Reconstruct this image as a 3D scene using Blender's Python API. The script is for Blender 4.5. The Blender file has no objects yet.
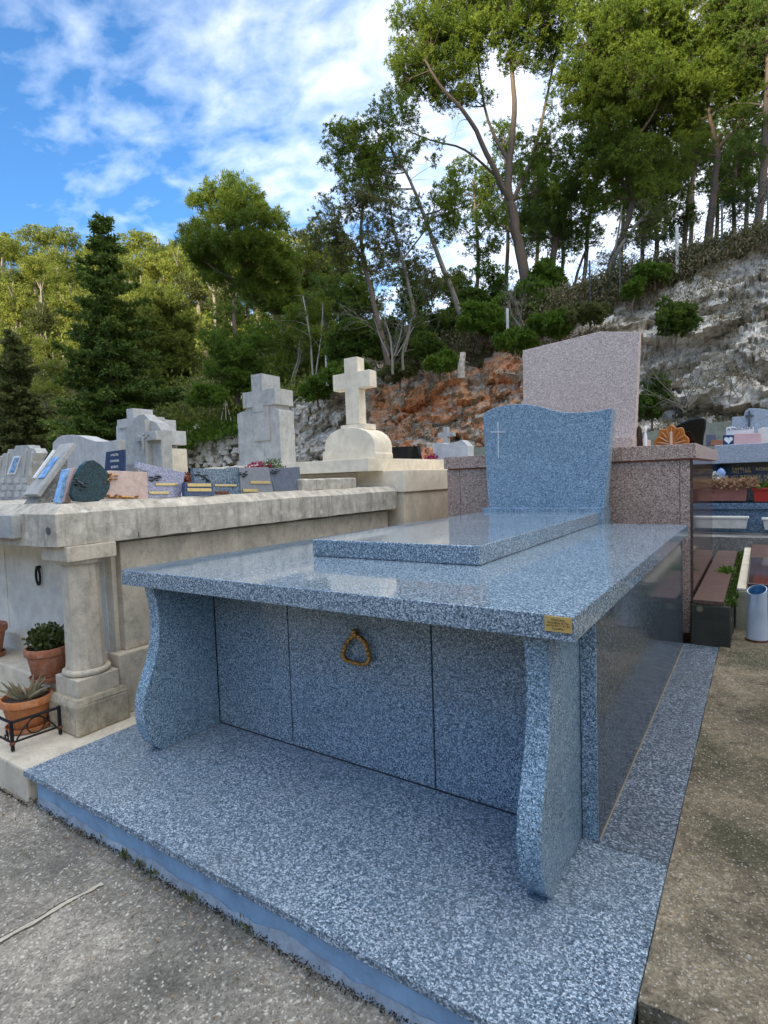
# tunables
HILLK=1.0; SUN_EL=14; SUN_AZ=186; SUN_STR=3.0; SKY_STR=.125; CLOUD_OFF=.07; CLOUD_B=4.7; SKY_SAT=1.14; EXPO=1.68; GROW=1.15; DENSE=2.1
import bpy, bmesh, math, random
import numpy as np
from mathutils import Vector, Matrix, noise as mn
random.seed(7); rng=np.random.default_rng(11)
scene=bpy.context.scene; COL=scene.collection
# ---------------------------------------------------------------- camera (recovered from the vanishing points)
vp1=np.array([761,466.]);vp2=np.array([-462,509.]);PC=np.array([384,512.])
F=math.sqrt(-np.dot(vp1-PC,vp2-PC))
Yc=np.append(vp1-PC,F);Yc/=np.linalg.norm(Yc)
Xc=-np.append(vp2-PC,F);Xc/=np.linalg.norm(Xc)
Zc=np.cross(Xc,Yc);Zc/=np.linalg.norm(Zc)
R=np.stack([Xc,Yc,Zc]); EYE=np.array([0,0,1.55])
def ray(px,py):
    d=R@np.array([px-PC[0],py-PC[1],F]);return d/np.linalg.norm(d)
def at(px,py,**k):
    d=ray(px,py);(a,v),=k.items()
    if a=='d': t=v/np.dot(d,R[:,2])
    else: i='xyz'.find(a); t=(v-EYE[i])/d[i]
    return EYE+d*t
def proj(p):
    q=R.T@(np.array(p,float)-EYE);return PC+F*q[:2]/q[2]
cam=bpy.data.cameras.new('camera');co=bpy.data.objects.new('camera',cam);COL.objects.link(co)
M=Matrix([[R[i,0],-R[i,1],-R[i,2],EYE[i]] for i in range(3)]+[[0,0,0,1]])
co.matrix_world=M; cam.sensor_fit='HORIZONTAL';cam.sensor_width=36;cam.lens=F/768*36;cam.clip_end=3000;cam.clip_start=.05
scene.camera=co
# ---------------------------------------------------------------- materials
def new_mat(name):
    m=bpy.data.materials.new(name);m.use_nodes=True;nt=m.node_tree
    return m,nt,nt.nodes['Principled BSDF']
def N(nt,t,**k):
    n=nt.nodes.new(t)
    for a,v in k.items():
        if a in n.inputs: n.inputs[a].default_value=v
        else: setattr(n,a,v)
    return n
def L(nt,a,b): nt.links.new(a,b)
def coords(nt,scale=(1,1,1)):
    g=N(nt,'ShaderNodeNewGeometry');mp=N(nt,'ShaderNodeMapping');mp.inputs['Scale'].default_value=scale
    L(nt,g.outputs['Position'],mp.inputs['Vector']);return mp.outputs['Vector']
def ramp(nt,src,stops,interp='LINEAR'):
    r=N(nt,'ShaderNodeValToRGB');r.color_ramp.interpolation=interp;e=r.color_ramp.elements
    while len(e)<len(stops): e.new(.5)
    for i,(p,c) in enumerate(stops):
        e[i].position=p;e[i].color=(c if len(c)==4 else (*c,1)) if not isinstance(c,(int,float)) else (c,c,c,1)
    L(nt,src,r.inputs['Fac']);return r.outputs['Color']
def mix(nt,f,a,b,mode='MIX'):
    m=N(nt,'ShaderNodeMix',data_type='RGBA',blend_type=mode)
    for s,v in ((m.inputs[0],f),(m.inputs[6],a),(m.inputs[7],b)):
        if hasattr(v,'is_output') or isinstance(v,bpy.types.NodeSocket): L(nt,v,s)
        else: s.default_value=v if isinstance(v,(int,float)) else (*v,1)
    return m.outputs[2]
def noise(nt,vec,scale,detail=4,rough=.55,dist=0):
    n=N(nt,'ShaderNodeTexNoise');n.inputs['Scale'].default_value=scale;n.inputs['Detail'].default_value=detail
    n.inputs['Roughness'].default_value=rough;n.inputs['Distortion'].default_value=dist;L(nt,vec,n.inputs['Vector']);return n.outputs['Fac']
def voro(nt,vec,scale,feature='F1',out='Color',rnd=1):
    n=N(nt,'ShaderNodeTexVoronoi',feature=feature);n.inputs['Scale'].default_value=scale;n.inputs['Randomness'].default_value=rnd
    L(nt,vec,n.inputs['Vector']);return n.outputs[out]
def bump(nt,b,h,strength=.3,dist=.01):
    n=N(nt,'ShaderNodeBump');n.inputs['Strength'].default_value=strength;n.inputs['Distance'].default_value=dist
    L(nt,h,n.inputs['Height']);L(nt,n.outputs['Normal'],b.inputs['Normal'])
def granite(name,dark,mid,light,scale=170,rough=.12,spec=.5,bumpy=0,dust=None):
    m,nt,b=new_mat(name);v=coords(nt)
    w=N(nt,'ShaderNodeTexNoise');w.inputs['Scale'].default_value=scale*1.4;L(nt,v,w.inputs['Vector'])
    c1=voro(nt,v,scale);c2=voro(nt,v,scale*2.1)
    s1=N(nt,'ShaderNodeSeparateColor');L(nt,c1,s1.inputs[0]);s2=N(nt,'ShaderNodeSeparateColor');L(nt,c2,s2.inputs[0])
    a=N(nt,'ShaderNodeMath',operation='MULTIPLY_ADD');L(nt,s1.outputs[0],a.inputs[0]);a.inputs[1].default_value=.62;
    b2=N(nt,'ShaderNodeMath',operation='MULTIPLY');L(nt,s2.outputs[0],b2.inputs[0]);b2.inputs[1].default_value=.38;L(nt,b2.outputs[0],a.inputs[2])
    c=ramp(nt,a.outputs[0],[(.12,dark),(.27,tuple(.6*x+.4*y for x,y in zip(dark,mid))),(.42,mid),(.66,tuple(.72*x+.28*y for x,y in zip(mid,light))),(.80,light)])
    big=noise(nt,v,3,3);c=mix(nt,ramp(nt,big,[(.35,0),(.75,.25)]),c,tuple(x*.75 for x in mid))
    fl=N(nt,'ShaderNodeTexVoronoi');fl.inputs['Scale'].default_value=scale*.42;L(nt,v,fl.inputs['Vector']);fs_=N(nt,'ShaderNodeSeparateColor');L(nt,fl.outputs['Color'],fs_.inputs[0])
    ff=mix(nt,1,ramp(nt,fs_.outputs[2],[(.80,0),(.84,1)]),ramp(nt,fl.outputs['Distance'],[(.22,.8),(.36,0)]),'MULTIPLY');c=mix(nt,ff,c,tuple(min(1,x*1.12) for x in light))
    fd=mix(nt,1,ramp(nt,fs_.outputs[0],[(.80,0),(.84,1)]),ramp(nt,fl.outputs['Distance'],[(.25,.75),(.40,0)]),'MULTIPLY');c=mix(nt,fd,c,dark)
    if dust:
        d=noise(nt,v,1.6,5,.65);c=mix(nt,ramp(nt,d,[(.45,0),(.75,.35)]),c,dust)
    L(nt,c,b.inputs['Base Color']);b.inputs['Specular IOR Level'].default_value=spec
    r=noise(nt,v,9,4);rr=N(nt,'ShaderNodeMapRange');L(nt,r,rr.inputs[0]);rr.inputs[3].default_value=rough*.75;rr.inputs[4].default_value=rough*1.4
    L(nt,rr.outputs[0],b.inputs['Roughness'])
    if bumpy: bump(nt,b,a.outputs[0],bumpy,.002)
    return m
G_pol=granite('blue_granite_polished',(.010,.024,.038),(.115,.185,.245),(.60,.69,.76),scale=240,rough=.06,spec=.6)
G_edge=granite('blue_granite_edge',(.012,.034,.055),(.135,.24,.33),(.60,.74,.85),scale=240,rough=.25)
G_fl=granite('blue_granite_flamed',(.010,.024,.038),(.10,.17,.235),(.62,.71,.79),scale=175,rough=.40,bumpy=.5,dust=(.20,.22,.24))
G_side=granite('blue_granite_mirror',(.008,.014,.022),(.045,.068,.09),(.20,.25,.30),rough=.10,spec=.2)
G_pink=granite('pink_granite',(.07,.05,.045),(.40,.27,.21),(.70,.56,.46),scale=130,rough=.3)
G_pinkl=granite('pink_granite_pale',(.30,.24,.22),(.58,.46,.40),(.80,.69,.61),scale=130,rough=.3)
G_brown=granite('brown_granite',(.02,.012,.01),(.07,.042,.034),(.17,.11,.095),scale=150,rough=.07,spec=.7)
G_rust=granite('brown_granite_worn',(.04,.022,.016),(.125,.068,.05),(.22,.14,.115),scale=150,rough=.3)
G_navy=granite('dark_blue_granite',(.006,.014,.03),(.015,.035,.065),(.07,.12,.18),scale=120,rough=.08,spec=.7)
G_navy2=granite('blue_granite_face',(.02,.045,.08),(.07,.13,.2),(.26,.36,.45),scale=120,rough=.15)
G_grey=granite('grey_granite',(.22,.25,.29),(.36,.41,.46),(.52,.57,.62),scale=110,rough=.3)
G_lilac=granite('lilac_granite',(.12,.12,.20),(.27,.28,.38),(.46,.46,.56),scale=190,rough=.15)
def simple(name,col,rough=.5,metal=0,spec=.5,var=0,vs=8,bmp=0):
    m,nt,b=new_mat(name);b.inputs['Roughness'].default_value=rough;b.inputs['Metallic'].default_value=metal;b.inputs['Specular IOR Level'].default_value=spec
    v=coords(nt)
    if var:
        n=noise(nt,v,vs,5,.6);c=mix(nt,ramp(nt,n,[(.3,0),(.7,1)]),tuple(x*(1-var) for x in col),tuple(min(1,x*(1+var)) for x in col));L(nt,c,b.inputs['Base Color'])
    else: b.inputs['Base Color'].default_value=(*col,1)
    if bmp: bump(nt,b,noise(nt,v,vs*6,5,.6),bmp,.004)
    return m
def stone(name,base,stain,amount=.5,lichen=(.10,.11,.09),scale=3,gran=.25,streak=True,rough=.8,spots=None):
    """weathered cut stone: mottled tone, dark lichen patches, fine grain, a few vertical run marks"""
    m,nt,b=new_mat(name);v=coords(nt);b.inputs['Roughness'].default_value=rough;b.inputs['Specular IOR Level'].default_value=.25
    n1=noise(nt,v,scale*1.8,9,.7,.3);c=mix(nt,ramp(nt,n1,[(.35,0),(.65,1)]),base,tuple(x*.72 for x in base))
    n2=noise(nt,v,scale*3.4,10,.80,.2);c=mix(nt,ramp(nt,n2,[(.62-amount*.25,0),(.72,.85)]),c,stain)
    if streak:
        vs=coords(nt,(1,1,.12));n3=noise(nt,vs,scale*6,7,.72);c=mix(nt,ramp(nt,n3,[(.50,0),(.70,.62*amount)]),c,lichen)
    n4=noise(nt,v,70,4,.7);c=mix(nt,ramp(nt,n4,[(.3,gran),(.5,0)]),c,tuple(x*.45 for x in base))
    if spots:
        d=voro(nt,v,7,'F1','Distance');c=mix(nt,ramp(nt,d,[(.10,.8),(.2,0)]),c,spots)
    L(nt,c,b.inputs['Base Color'])
    a=N(nt,'ShaderNodeMath',operation='ADD');L(nt,n2,a.inputs[0]);L(nt,n4,a.inputs[1]);bump(nt,b,a.outputs[0],.35,.006);return m
S_cap=stone('lichen_limestone',(.68,.62,.51),(.17,.16,.135),.95,(.09,.09,.08),spots=(.62,.60,.52))
S_wall=stone('cream_limestone',(.78,.71,.57),(.40,.35,.28),.35,(.30,.25,.19))
S_panel=stone('white_marble_panel',(.80,.77,.68),(.60,.53,.42),.15,(.45,.42,.35),streak=True,gran=.05)
S_col=stone('grey_limestone',(.62,.55,.43),(.20,.19,.16),.5,(.16,.15,.12))
S_plinth=stone('lichen_plinth',(.54,.47,.34),(.11,.10,.08),.8,(.08,.08,.06),scale=4)
S_ledge=stone('limestone_ledge',(.68,.61,.48),(.30,.27,.22),.35,(.3,.27,.22),streak=False)
S_white=stone('white_limestone',(.88,.78,.60),(.76,.67,.50),.1,(.72,.62,.46),gran=.04,streak=False,rough=.7)
S_whiteb=stone('dressed_white_limestone',(.76,.66,.50),(.66,.56,.42),.2,(.6,.5,.4),gran=.10,streak=False,rough=.8)
S_gc=stone('grey_cement',(.50,.50,.47),(.22,.24,.26),.6,(.17,.18,.19))
S_gc2=stone('pale_cement',(.58,.58,.56),(.36,.37,.38),.45,(.26,.27,.28))
S_rough=stone('dark_concrete',(.075,.075,.062),(.05,.055,.045),.8,(.03,.04,.02),spots=(.30,.29,.18))
S_lowwall=stone('mossy_render',(.34,.34,.26),(.17,.19,.11),.5,(.13,.15,.08))
def concrete_mat(name,base,dark,light,moss=None,peb=60,stains=.5):
    m,nt,b=new_mat(name);v=coords(nt);b.inputs['Roughness'].default_value=.85;b.inputs['Specular IOR Level'].default_value=.25
    n=noise(nt,v,1.3,8,.62,.3);c=mix(nt,ramp(nt,n,[(.38,0),(.62,1)]),base,dark)
    n0=noise(nt,v,5.5,8,.7,.5);c=mix(nt,ramp(nt,n0,[(.45,0),(.68,stains)]),c,tuple(x*.55 for x in dark))
    if moss:
        n2=noise(nt,v,2.1,6,.6);c=mix(nt,ramp(nt,n2,[(.5,0),(.68,.7)]),c,moss)
    w=N(nt,'ShaderNodeVectorMath',operation='ADD');nn=N(nt,'ShaderNodeTexNoise');nn.inputs['Scale'].default_value=25;L(nt,v,nn.inputs['Vector'])
    sc=N(nt,'ShaderNodeVectorMath',operation='SCALE');sc.inputs['Scale'].default_value=.03;L(nt,nn.outputs['Color'],sc.inputs[0]);L(nt,v,w.inputs[0]);L(nt,sc.outputs[0],w.inputs[1])
    for sc_,amt in ((150,.38),(62,.32)):
        vn=N(nt,'ShaderNodeTexVoronoi');vn.inputs['Scale'].default_value=sc_;L(nt,w.outputs[0],vn.inputs['Vector'])
        sp=N(nt,'ShaderNodeSeparateColor');L(nt,vn.outputs['Color'],sp.inputs[0])
        g=ramp(nt,sp.outputs[1],[(0,.30),(.45,.85),(.75,1.15),(.97,1.9)]);c=mix(nt,amt,c,g,'MULTIPLY')
    for sc_,th,cc,pick in ((peb*1.4,.34,light,.55),(peb*.55,.22,tuple(x*1.1 for x in light),.80),(peb*2,.34,tuple(x*.3 for x in dark),.45)):
        vn=N(nt,'ShaderNodeTexVoronoi');vn.inputs['Scale'].default_value=sc_;L(nt,w.outputs[0],vn.inputs['Vector'])
        sp=N(nt,'ShaderNodeSeparateColor');L(nt,vn.outputs['Color'],sp.inputs[0])
        g=ramp(nt,sp.outputs[0],[(pick,0),(pick+.2,1)]);e=ramp(nt,vn.outputs['Distance'],[(th*.5,1),(th*1.2,0)])
        f=mix(nt,1,g,e,'MULTIPLY');f2=mix(nt,1,f,(.7,.7,.7),'MULTIPLY')
        c=mix(nt,f2,c,cc)
    L(nt,c,b.inputs['Base Color']);nb=noise(nt,v,90,5,.7);bump(nt,b,nb,.6,.006);return m
C_pave=concrete_mat('pebbled_paving',(.33,.30,.245),(.17,.16,.135),(.66,.62,.54),peb=52)
C_walk=concrete_mat('stained_concrete',(.34,.28,.19),(.14,.12,.08),(.62,.58,.50),moss=(.05,.058,.028),peb=70,stains=.75)
C_blue=simple('blue_painted_concrete',(.24,.38,.54),.6,var=.22,vs=9,bmp=.5)
C_gravel=concrete_mat('grey_gravel',(.32,.32,.30),(.18,.18,.17),(.5,.5,.48),peb=45)
M_bronze=simple('bronze',(.48,.27,.09),.28,.9,var=.5,vs=60,bmp=.6)
M_iron=simple('black_iron',(.018,.018,.02),.5,.6,var=.4,vs=50)
M_rust=simple('rusty_iron',(.16,.06,.03),.8,.3,var=.4,vs=60)
M_brass=simple('brass_plate',(.62,.45,.16),.35,.6,var=.08,vs=20)
M_gold=simple('gold_strip',(.62,.47,.20),.35,.55,var=.2,vs=60)
M_ink=simple('black_ink',(.015,.012,.01),.6)
M_white=simple('white_paint',(.78,.78,.76),.5,var=.05)
M_joint=simple('dark_joint',(.03,.035,.045),.7)
M_terra=stone('terracotta',(.42,.16,.085),(.52,.36,.27),.55,(.14,.08,.05),scale=9,rough=.75)
M_terra2=stone('orange_terracotta',(.55,.20,.07),(.62,.42,.28),.45,(.18,.09,.05),scale=9,rough=.7)
M_soil=simple('soil',(.05,.032,.02),.95,var=.4,vs=40,bmp=.8)
M_black=simple('black_granite',(.006,.006,.007),.05,spec=.7)
M_slate=simple('slate',(.13,.15,.19),.3,var=.2,vs=30)
M_slate2=simple('grey_slate',(.21,.22,.24),.35,var=.15,vs=30)
M_teal=granite('teal_granite',(.003,.010,.014),(.010,.034,.042),(.03,.08,.09),rough=.05,spec=.25)
M_pmarb=stone('pink_marble',(.66,.49,.42),(.45,.30,.25),.4,(.5,.36,.3),scale=14,streak=False,rough=.25)
M_photo=simple('enamel_photo',(.22,.38,.62),.2,var=.6,vs=30)
M_seal=simple('orange_sealant',(.42,.14,.08),.6)
M_amber=simple('amber_glaze',(.42,.14,.02),.15,spec=.8,var=.35,vs=18)
M_lead=simple('grey_iron',(.10,.12,.13),.5,.5)
M_vase=simple('white_glazed_zinc',(.50,.58,.68),.35,var=.12,vs=6)
M_vasei=simple('blue_stain',(.05,.16,.30),.4,var=.5,vs=40)
M_plast=simple('white_plastic',(.66,.66,.60),.45,var=.15,vs=10)
M_boxp=simple('brown_plastic',(.30,.12,.09),.5,var=.1)
M_red=simple('red_plastic',(.38,.035,.02),.4)
M_pinkp=simple('pink_stone',(.68,.42,.40),.5,var=.1)
M_navyp=simple('navy_plaque',(.03,.06,.14),.2,var=.3,vs=20)
# ---------------------------------------------------------------- mesh helpers
ORG={}
def org(o): return ORG.get(o.name,np.zeros(3)) if o else np.zeros(3)
class MB:
    def __init__(s): s.v=[];s.f=[];s.m=[]
    def add(s,vs,fs,mi=0):
        k=len(s.v);s.v+= [tuple(map(float,v)) for v in vs];s.f+=[tuple(i+k for i in f) for f in fs];s.m+=[mi]*len(fs);return s
    def box(s,x0,x1,y0,y1,z0,z1,mi=0):
        return s.add([(x,y,z) for x in (x0,x1) for y in (y0,y1) for z in (z0,z1)],[(0,1,3,2),(4,6,7,5),(0,4,5,1),(2,3,7,6),(0,2,6,4),(1,5,7,3)],mi)
    def prism(s,poly,ext,mi=0):
        """poly: 3D points (planar), ext: 3D extrusion vector"""
        p=[np.array(q,float) for q in poly];n=len(p);e=np.array(ext,float)
        nrm=sum((np.cross(p[i],p[(i+1)%n]) for i in range(n)),np.zeros(3))
        if np.dot(nrm,e)>0: p=p[::-1]
        return s.add(p+[q+e for q in p],[tuple(range(n)),tuple(range(2*n-1,n-1,-1))]+[(i,i+n,(i+1)%n+n,(i+1)%n) for i in range(n)],mi)
    def tube(s,pts,rad,n=6,closed=False,mi=0):
        pts=[np.array(p,float) for p in pts];m=len(pts)
        if isinstance(rad,(int,float)): rad=[rad]*m
        ref=None;rings=[]
        for i,p in enumerate(pts):
            if closed: t=pts[(i+1)%m]-pts[i-1]
            else: t=pts[min(i+1,m-1)]-pts[max(i-1,0)]
            t=t/(np.linalg.norm(t)+1e-9)
            if ref is None:
                ref=np.cross(t,[0,0,1.]) if abs(t[2])<.9 else np.cross(t,[1.,0,0])
            ref=ref-t*np.dot(ref,t);ref/=np.linalg.norm(ref)+1e-9;bn=np.cross(t,ref)
            rings.append([p+rad[i]*(math.cos(a)*ref+math.sin(a)*bn) for a in [2*math.pi*j/n for j in range(n)]])
        vs=[q for r in rings for q in r];fs=[]
        for i in range(m if closed else m-1):
            k=(i+1)%m
            fs+=[(i*n+j,i*n+(j+1)%n,k*n+(j+1)%n,k*n+j) for j in range(n)]
        if not closed: fs+=[tuple(range(n-1,-1,-1)),tuple((m-1)*n+j for j in range(n))]
        return s.add(vs,fs,mi)
    def lathe(s,prof,c,n=32,sx=1,sy=1,mi=0,rot=0):
        c=np.array(c,float);vs=[];m=len(prof)
        for r,z in prof: vs+=[c+[r*sx*math.cos(2*math.pi*j/n+rot),r*sy*math.sin(2*math.pi*j/n+rot),z] for j in range(n)]
        fs=[(i*n+j,i*n+(j+1)%n,(i+1)*n+(j+1)%n,(i+1)*n+j) for i in range(m-1) for j in range(n)]
        fs+=[tuple(range(n-1,-1,-1)),tuple((m-1)*n+j for j in range(n))]
        return s.add(vs,fs,mi)
    def build(s,name,mat,parent=None,bevel=0,smooth=False,loc=None,seg=2):
        o0=org(parent); L0=np.array(loc,float) if loc is not None else o0
        me=bpy.data.meshes.new(name);me.from_pydata([tuple(np.array(v)-L0) for v in s.v],[],s.f)
        mats=mat if isinstance(mat,(list,tuple)) else [mat]
        for k in mats: me.materials.append(k)
        if len(mats)>1: me.polygons.foreach_set('material_index',s.m)
        if smooth:
            me.polygons.foreach_set('use_smooth',[True]*len(me.polygons))
            try: me.set_sharp_from_angle(angle=math.radians(45))
            except Exception: pass
        o=bpy.data.objects.new(name,me);COL.objects.link(o);o.location=tuple(L0-o0);ORG[o.name]=L0
        if parent: o.parent=parent
        if bevel:
            b=o.modifiers.new('bevel','BEVEL');b.width=bevel;b.segments=seg;b.limit_method='ANGLE';b.angle_limit=math.radians(30)
        return o
def fix(o):
    bm=bmesh.new();bm.from_mesh(o.data);bmesh.ops.recalc_face_normals(bm,faces=bm.faces);bm.to_mesh(o.data);bm.free();return o
def tag(o,label=None,cat=None,group=None,kind=None):
    if label:o['label']=label
    if cat:o['category']=cat
    if group:o['group']=group
    if kind:o['kind']=kind
    return o
def thing(name,loc,label,cat,group=None):
    o=bpy.data.objects.new(name,None);COL.objects.link(o);o.location=tuple(loc);ORG[o.name]=np.array(loc,float);o.empty_display_size=.1
    return tag(o,label,cat,group)
def rough_up(o,amp,scale,cut=.12):
    """subdivide and displace a stone block slightly so its edges are worn"""
    bm=bmesh.new();bm.from_mesh(o.data)
    for _ in range(6):
        es=[e for e in bm.edges if e.calc_length()>cut*1.6]
        if not es: break
        bmesh.ops.subdivide_edges(bm,edges=es,cuts=1,use_grid_fill=True)
    bmesh.ops.triangulate(bm,faces=[f for f in bm.faces if len(f.verts)>4])
    bm.normal_update()
    w=Vector(ORG[o.name])
    for v in bm.verts:
        n=mn.fractal((v.co+w)*scale,1.0,2.0,4);v.co+=v.normal*(n*amp)
    bm.to_mesh(o.data);bm.free();return o
def text(s,size,origin,right,up,mat,name='lettering',parent=None,depth=.001,align='CENTER'):
    c=bpy.data.curves.new('t','FONT');c.body=s;c.size=size;c.align_x=align;c.align_y='CENTER';c.extrude=depth;c.resolution_u=3
    t=bpy.data.objects.new('t',c);COL.objects.link(t);bpy.context.view_layer.update()
    me=bpy.data.meshes.new_from_object(t.evaluated_get(bpy.context.evaluated_depsgraph_get()));COL.objects.unlink(t);bpy.data.objects.remove(t);bpy.data.curves.remove(c)
    r=Vector(right).normalized();u=Vector(up).normalized();n=r.cross(u)
    mm=Matrix(((r.x,u.x,n.x,0),(r.y,u.y,n.y,0),(r.z,u.z,n.z,0),(0,0,0,1)))
    me.transform(Matrix.Translation(Vector(origin)-Vector(org(parent)))@mm);me.name=name
    me.materials.clear();me.materials.append(mat)
    o=bpy.data.objects.new(name,me);COL.objects.link(o);ORG[o.name]=org(parent)
    if parent:o.parent=parent
    return o
def outline(pts,plane):
    return [at(x,y,**plane) for x,y in pts]
# ================================================================ THE BLUE GRANITE TOMB
T=thing('granite_tomb',(-1.62,2.9,0),'large new blue grey granite tomb with curved side supports and open niche in the foreground','tomb')
ZS=.17; YB=4.80; ZB=1.048; ZTT=1.127
# step: painted base + granite slab
MB().box(-3.00,-.30,1.285,4.95,-.05,.138).build('step_base',C_blue,T,bevel=.004)
st=MB()
st.box(-3.045,-.265,1.247,2.10,.14,ZS)
st.box(-3.045,-2.45,2.102,4.965,.14,ZS)
st.box(-2.45,-.52,2.102,3.0,.14,ZS-.001)
MB().box(-.52,-.265,2.102,4.965,.14,ZS).build('step_side_strip',granite('shaded_blue_granite_flamed',(.006,.014,.026),(.05,.085,.125),(.46,.52,.60),scale=150,rough=.45,bumpy=.5,dust=(.10,.11,.12)),T,bevel=.003)  # same flamed granite as the step, with shade painted in as darker colour
st.build('step_slab',G_fl,T,bevel=.003)
# walls
for a,b in ((-2.615,-2.049),(-2.041,-1.199),(-1.191,-.63)):
    MB().box(a,b,2.12,2.15,ZS,ZB).build('front_panel',G_pol,T,bevel=.0015)
MB().box(-2.61,-.63,2.152,2.16,ZS,1.05).build('backing',M_joint,T)
for a,b in ((-.557,-.50),(-2.74,-2.685)):
    MB().box(a,b,2.118,4.86,ZS,ZB).build('side_panel',G_side,T,bevel=.0015)
MB().box(-.5565,-.5005,2.108,2.117,ZS,ZB).build('side_panel_edge',G_edge,T)
MB().box(-2.61,-.635,2.1145,2.1195,ZS,ZS+.005).build('base_joint',M_joint,T)
MB().box(-.4995,-.495,2.12,4.86,ZS,ZS+.004).build('base_joint',stone('pale_sealant',(.40,.36,.28),(.2,.18,.14),.4,streak=False),T)
# scroll supports, profile taken in the side plane
PRL=[(1.735,ZB),(1.743,.99),(1.755,.93),(1.757,.875),(1.752,.766),(1.73,.674),(1.70,.597),(1.672,.534),(1.648,.468),(1.640,.40),(1.645,.334),(1.668,.252),(1.70,.205),(1.735,ZS)]
pr=[(556.6,640),(556.8,694),(554.4,741),(551,775),(548.2,800),(546,825),(545.6,848),(547,866),(549.5,885),(553.4,902)]
pp=[at(x,y,x=-.56)[1:] for x,y in pr]
ys=[p[0] for p in PRL];zs=[p[1] for p in PRL]
def smooth_poly(y,z,n=5):
    o=[]
    for i in range(len(y)-1):
        g=lambda k:np.array([y[min(max(k,0),len(y)-1)],z[min(max(k,0),len(z)-1)]])
        a,b,c,d=g(i-1),g(i),g(i+1),g(i+2)
        for j in range(n):
            t=j/n;o.append(.5*((2*b)+(-a+c)*t+(2*a-5*b+4*c-d)*t*t+(-a+3*b-3*c+d)*t**3))
    o.append(g(len(y)-1));return o
prof=smooth_poly(ys,zs)
for x0 in (-.56,-2.615):
    poly=[(x0,2.116,ZB)]+[(x0,p[0],p[1]) for p in prof]+[(x0,2.116,ZS)]
    fix(MB().prism(poly,(-.080,0,0)).build('scroll_support',G_edge,T,bevel=.004))
# table top in two pieces with a seam
MB().box(-2.779,-2.0445,1.666,YB,ZB,ZTT).build('table_top',G_pol,T,bevel=.003)
MB().box(-2.0425,-.455,1.666,YB,ZB,ZTT).build('table_top',G_pol,T,bevel=.003)
a=at(313,556.0,z=ZTT);b=at(479,566.0,z=ZTT)
MB().box(a[0],b[0]+.004,a[1],YB-.002,ZTT+.001,ZTT+.095).build('raised_lid',G_pol,T,bevel=.006)
# headstone base + stele
bl=at(482.5,510,y=YB);br=at(602.5,517,y=YB)
MB().box(bl[0],br[0],YB,YB+.30,1.06,at(540,508,y=YB)[2]).build('headstone_base',G_edge,T,bevel=.004)
HY=YB+.05
hp=[(489,508.5),(486.5,475),(484.3,440),(483,415.5),(487,411),(495,407.5),(505,405),(516,404),(527,404.3),(540,406.5),(552,410),(564,412.4),(576,413),(590,411.8),(600,410.3),(612,408.2),(609.5,440),(606.5,480),(604.8,508.5)]
hs=fix(MB().prism(outline(hp,dict(y=HY)),(0,.14,0)).build('headstone',G_edge,T,bevel=.004))
def bar(p0,p1,w,pl,ext,mb):
    a=at(*p0,**pl);b=at(*p1,**pl);d=(b-a)/np.linalg.norm(b-a);k=np.cross(d,np.array(ext)/np.linalg.norm(ext))*w/2
    mb.prism([a-k,a+k,b+k,b-k],ext)
mb=MB();pl=dict(y=HY-.002);bar((498,422),(498.5,458),.006,pl,(0,-.003,0),mb);bar((490.5,432),(505.5,432),.0065,dict(y=HY-.0035),(0,-.003,0),mb)
fix(mb.build('engraved_cross',M_white,hs))
# maker plate
p0=at(544.6,615,y=1.664);p1=at(572,617,y=1.664);z1=at(545,615.2,y=1.664)[2];z0=at(545,630.4,y=1.664)[2]
plate=MB().box(p0[0],p1[0],1.6615,1.665,z0,z1).build('maker_plate',M_brass,T,bevel=.0006)
cx=(p0[0]+p1[0])/2;h=z1-z0
for i,s in enumerate(('Marbrerie','Rodolfino & Fils','tél 04.90.71.31.53','Cavaillon')):
    text(s,h*.21,(cx,1.661,z1-h*(.22+.19*i)),(1,0,0),(0,0,1),M_ink,parent=plate,depth=.0003)
# bronze ring
ringc=at(357.5,649,y=2.105)
rp=[(355.5,634.5),(350.5,638),(346,645),(343.5,652),(343.6,656.5),(347,660),(354,662.6),(362,664),(367,663),(370,659.5),(369,653),(366.5,646),(364.5,641),(360.5,637.5)]
pts=[at(x,y,y=2.095) for x,y in rp]
k=MB();kp=[]
for i in range(len(pts)):
    for t in (0,.33,.66): kp.append(pts[i]*(1-t)+pts[(i+1)%len(pts)]*t)
k.tube(kp,[.0085+.0035*abs(math.sin(i*1.1)) for i in range(len(kp))],8,closed=True)
for i in range(0,42,2): k.lathe([(.0,-.012),(.010,-.008),(.012,0),(.010,.008),(0,.012)],kp[i]-[0,.006,0],10)
rg=k.build('ring_handle',M_bronze,T,smooth=True)
q=at(355.8,632.5,y=2.11);MB().box(q[0]-.013,q[0]+.013,2.085,2.12,q[2]-.02,q[2]+.016).build('ring_stud',M_bronze,rg,bevel=.004)
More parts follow.
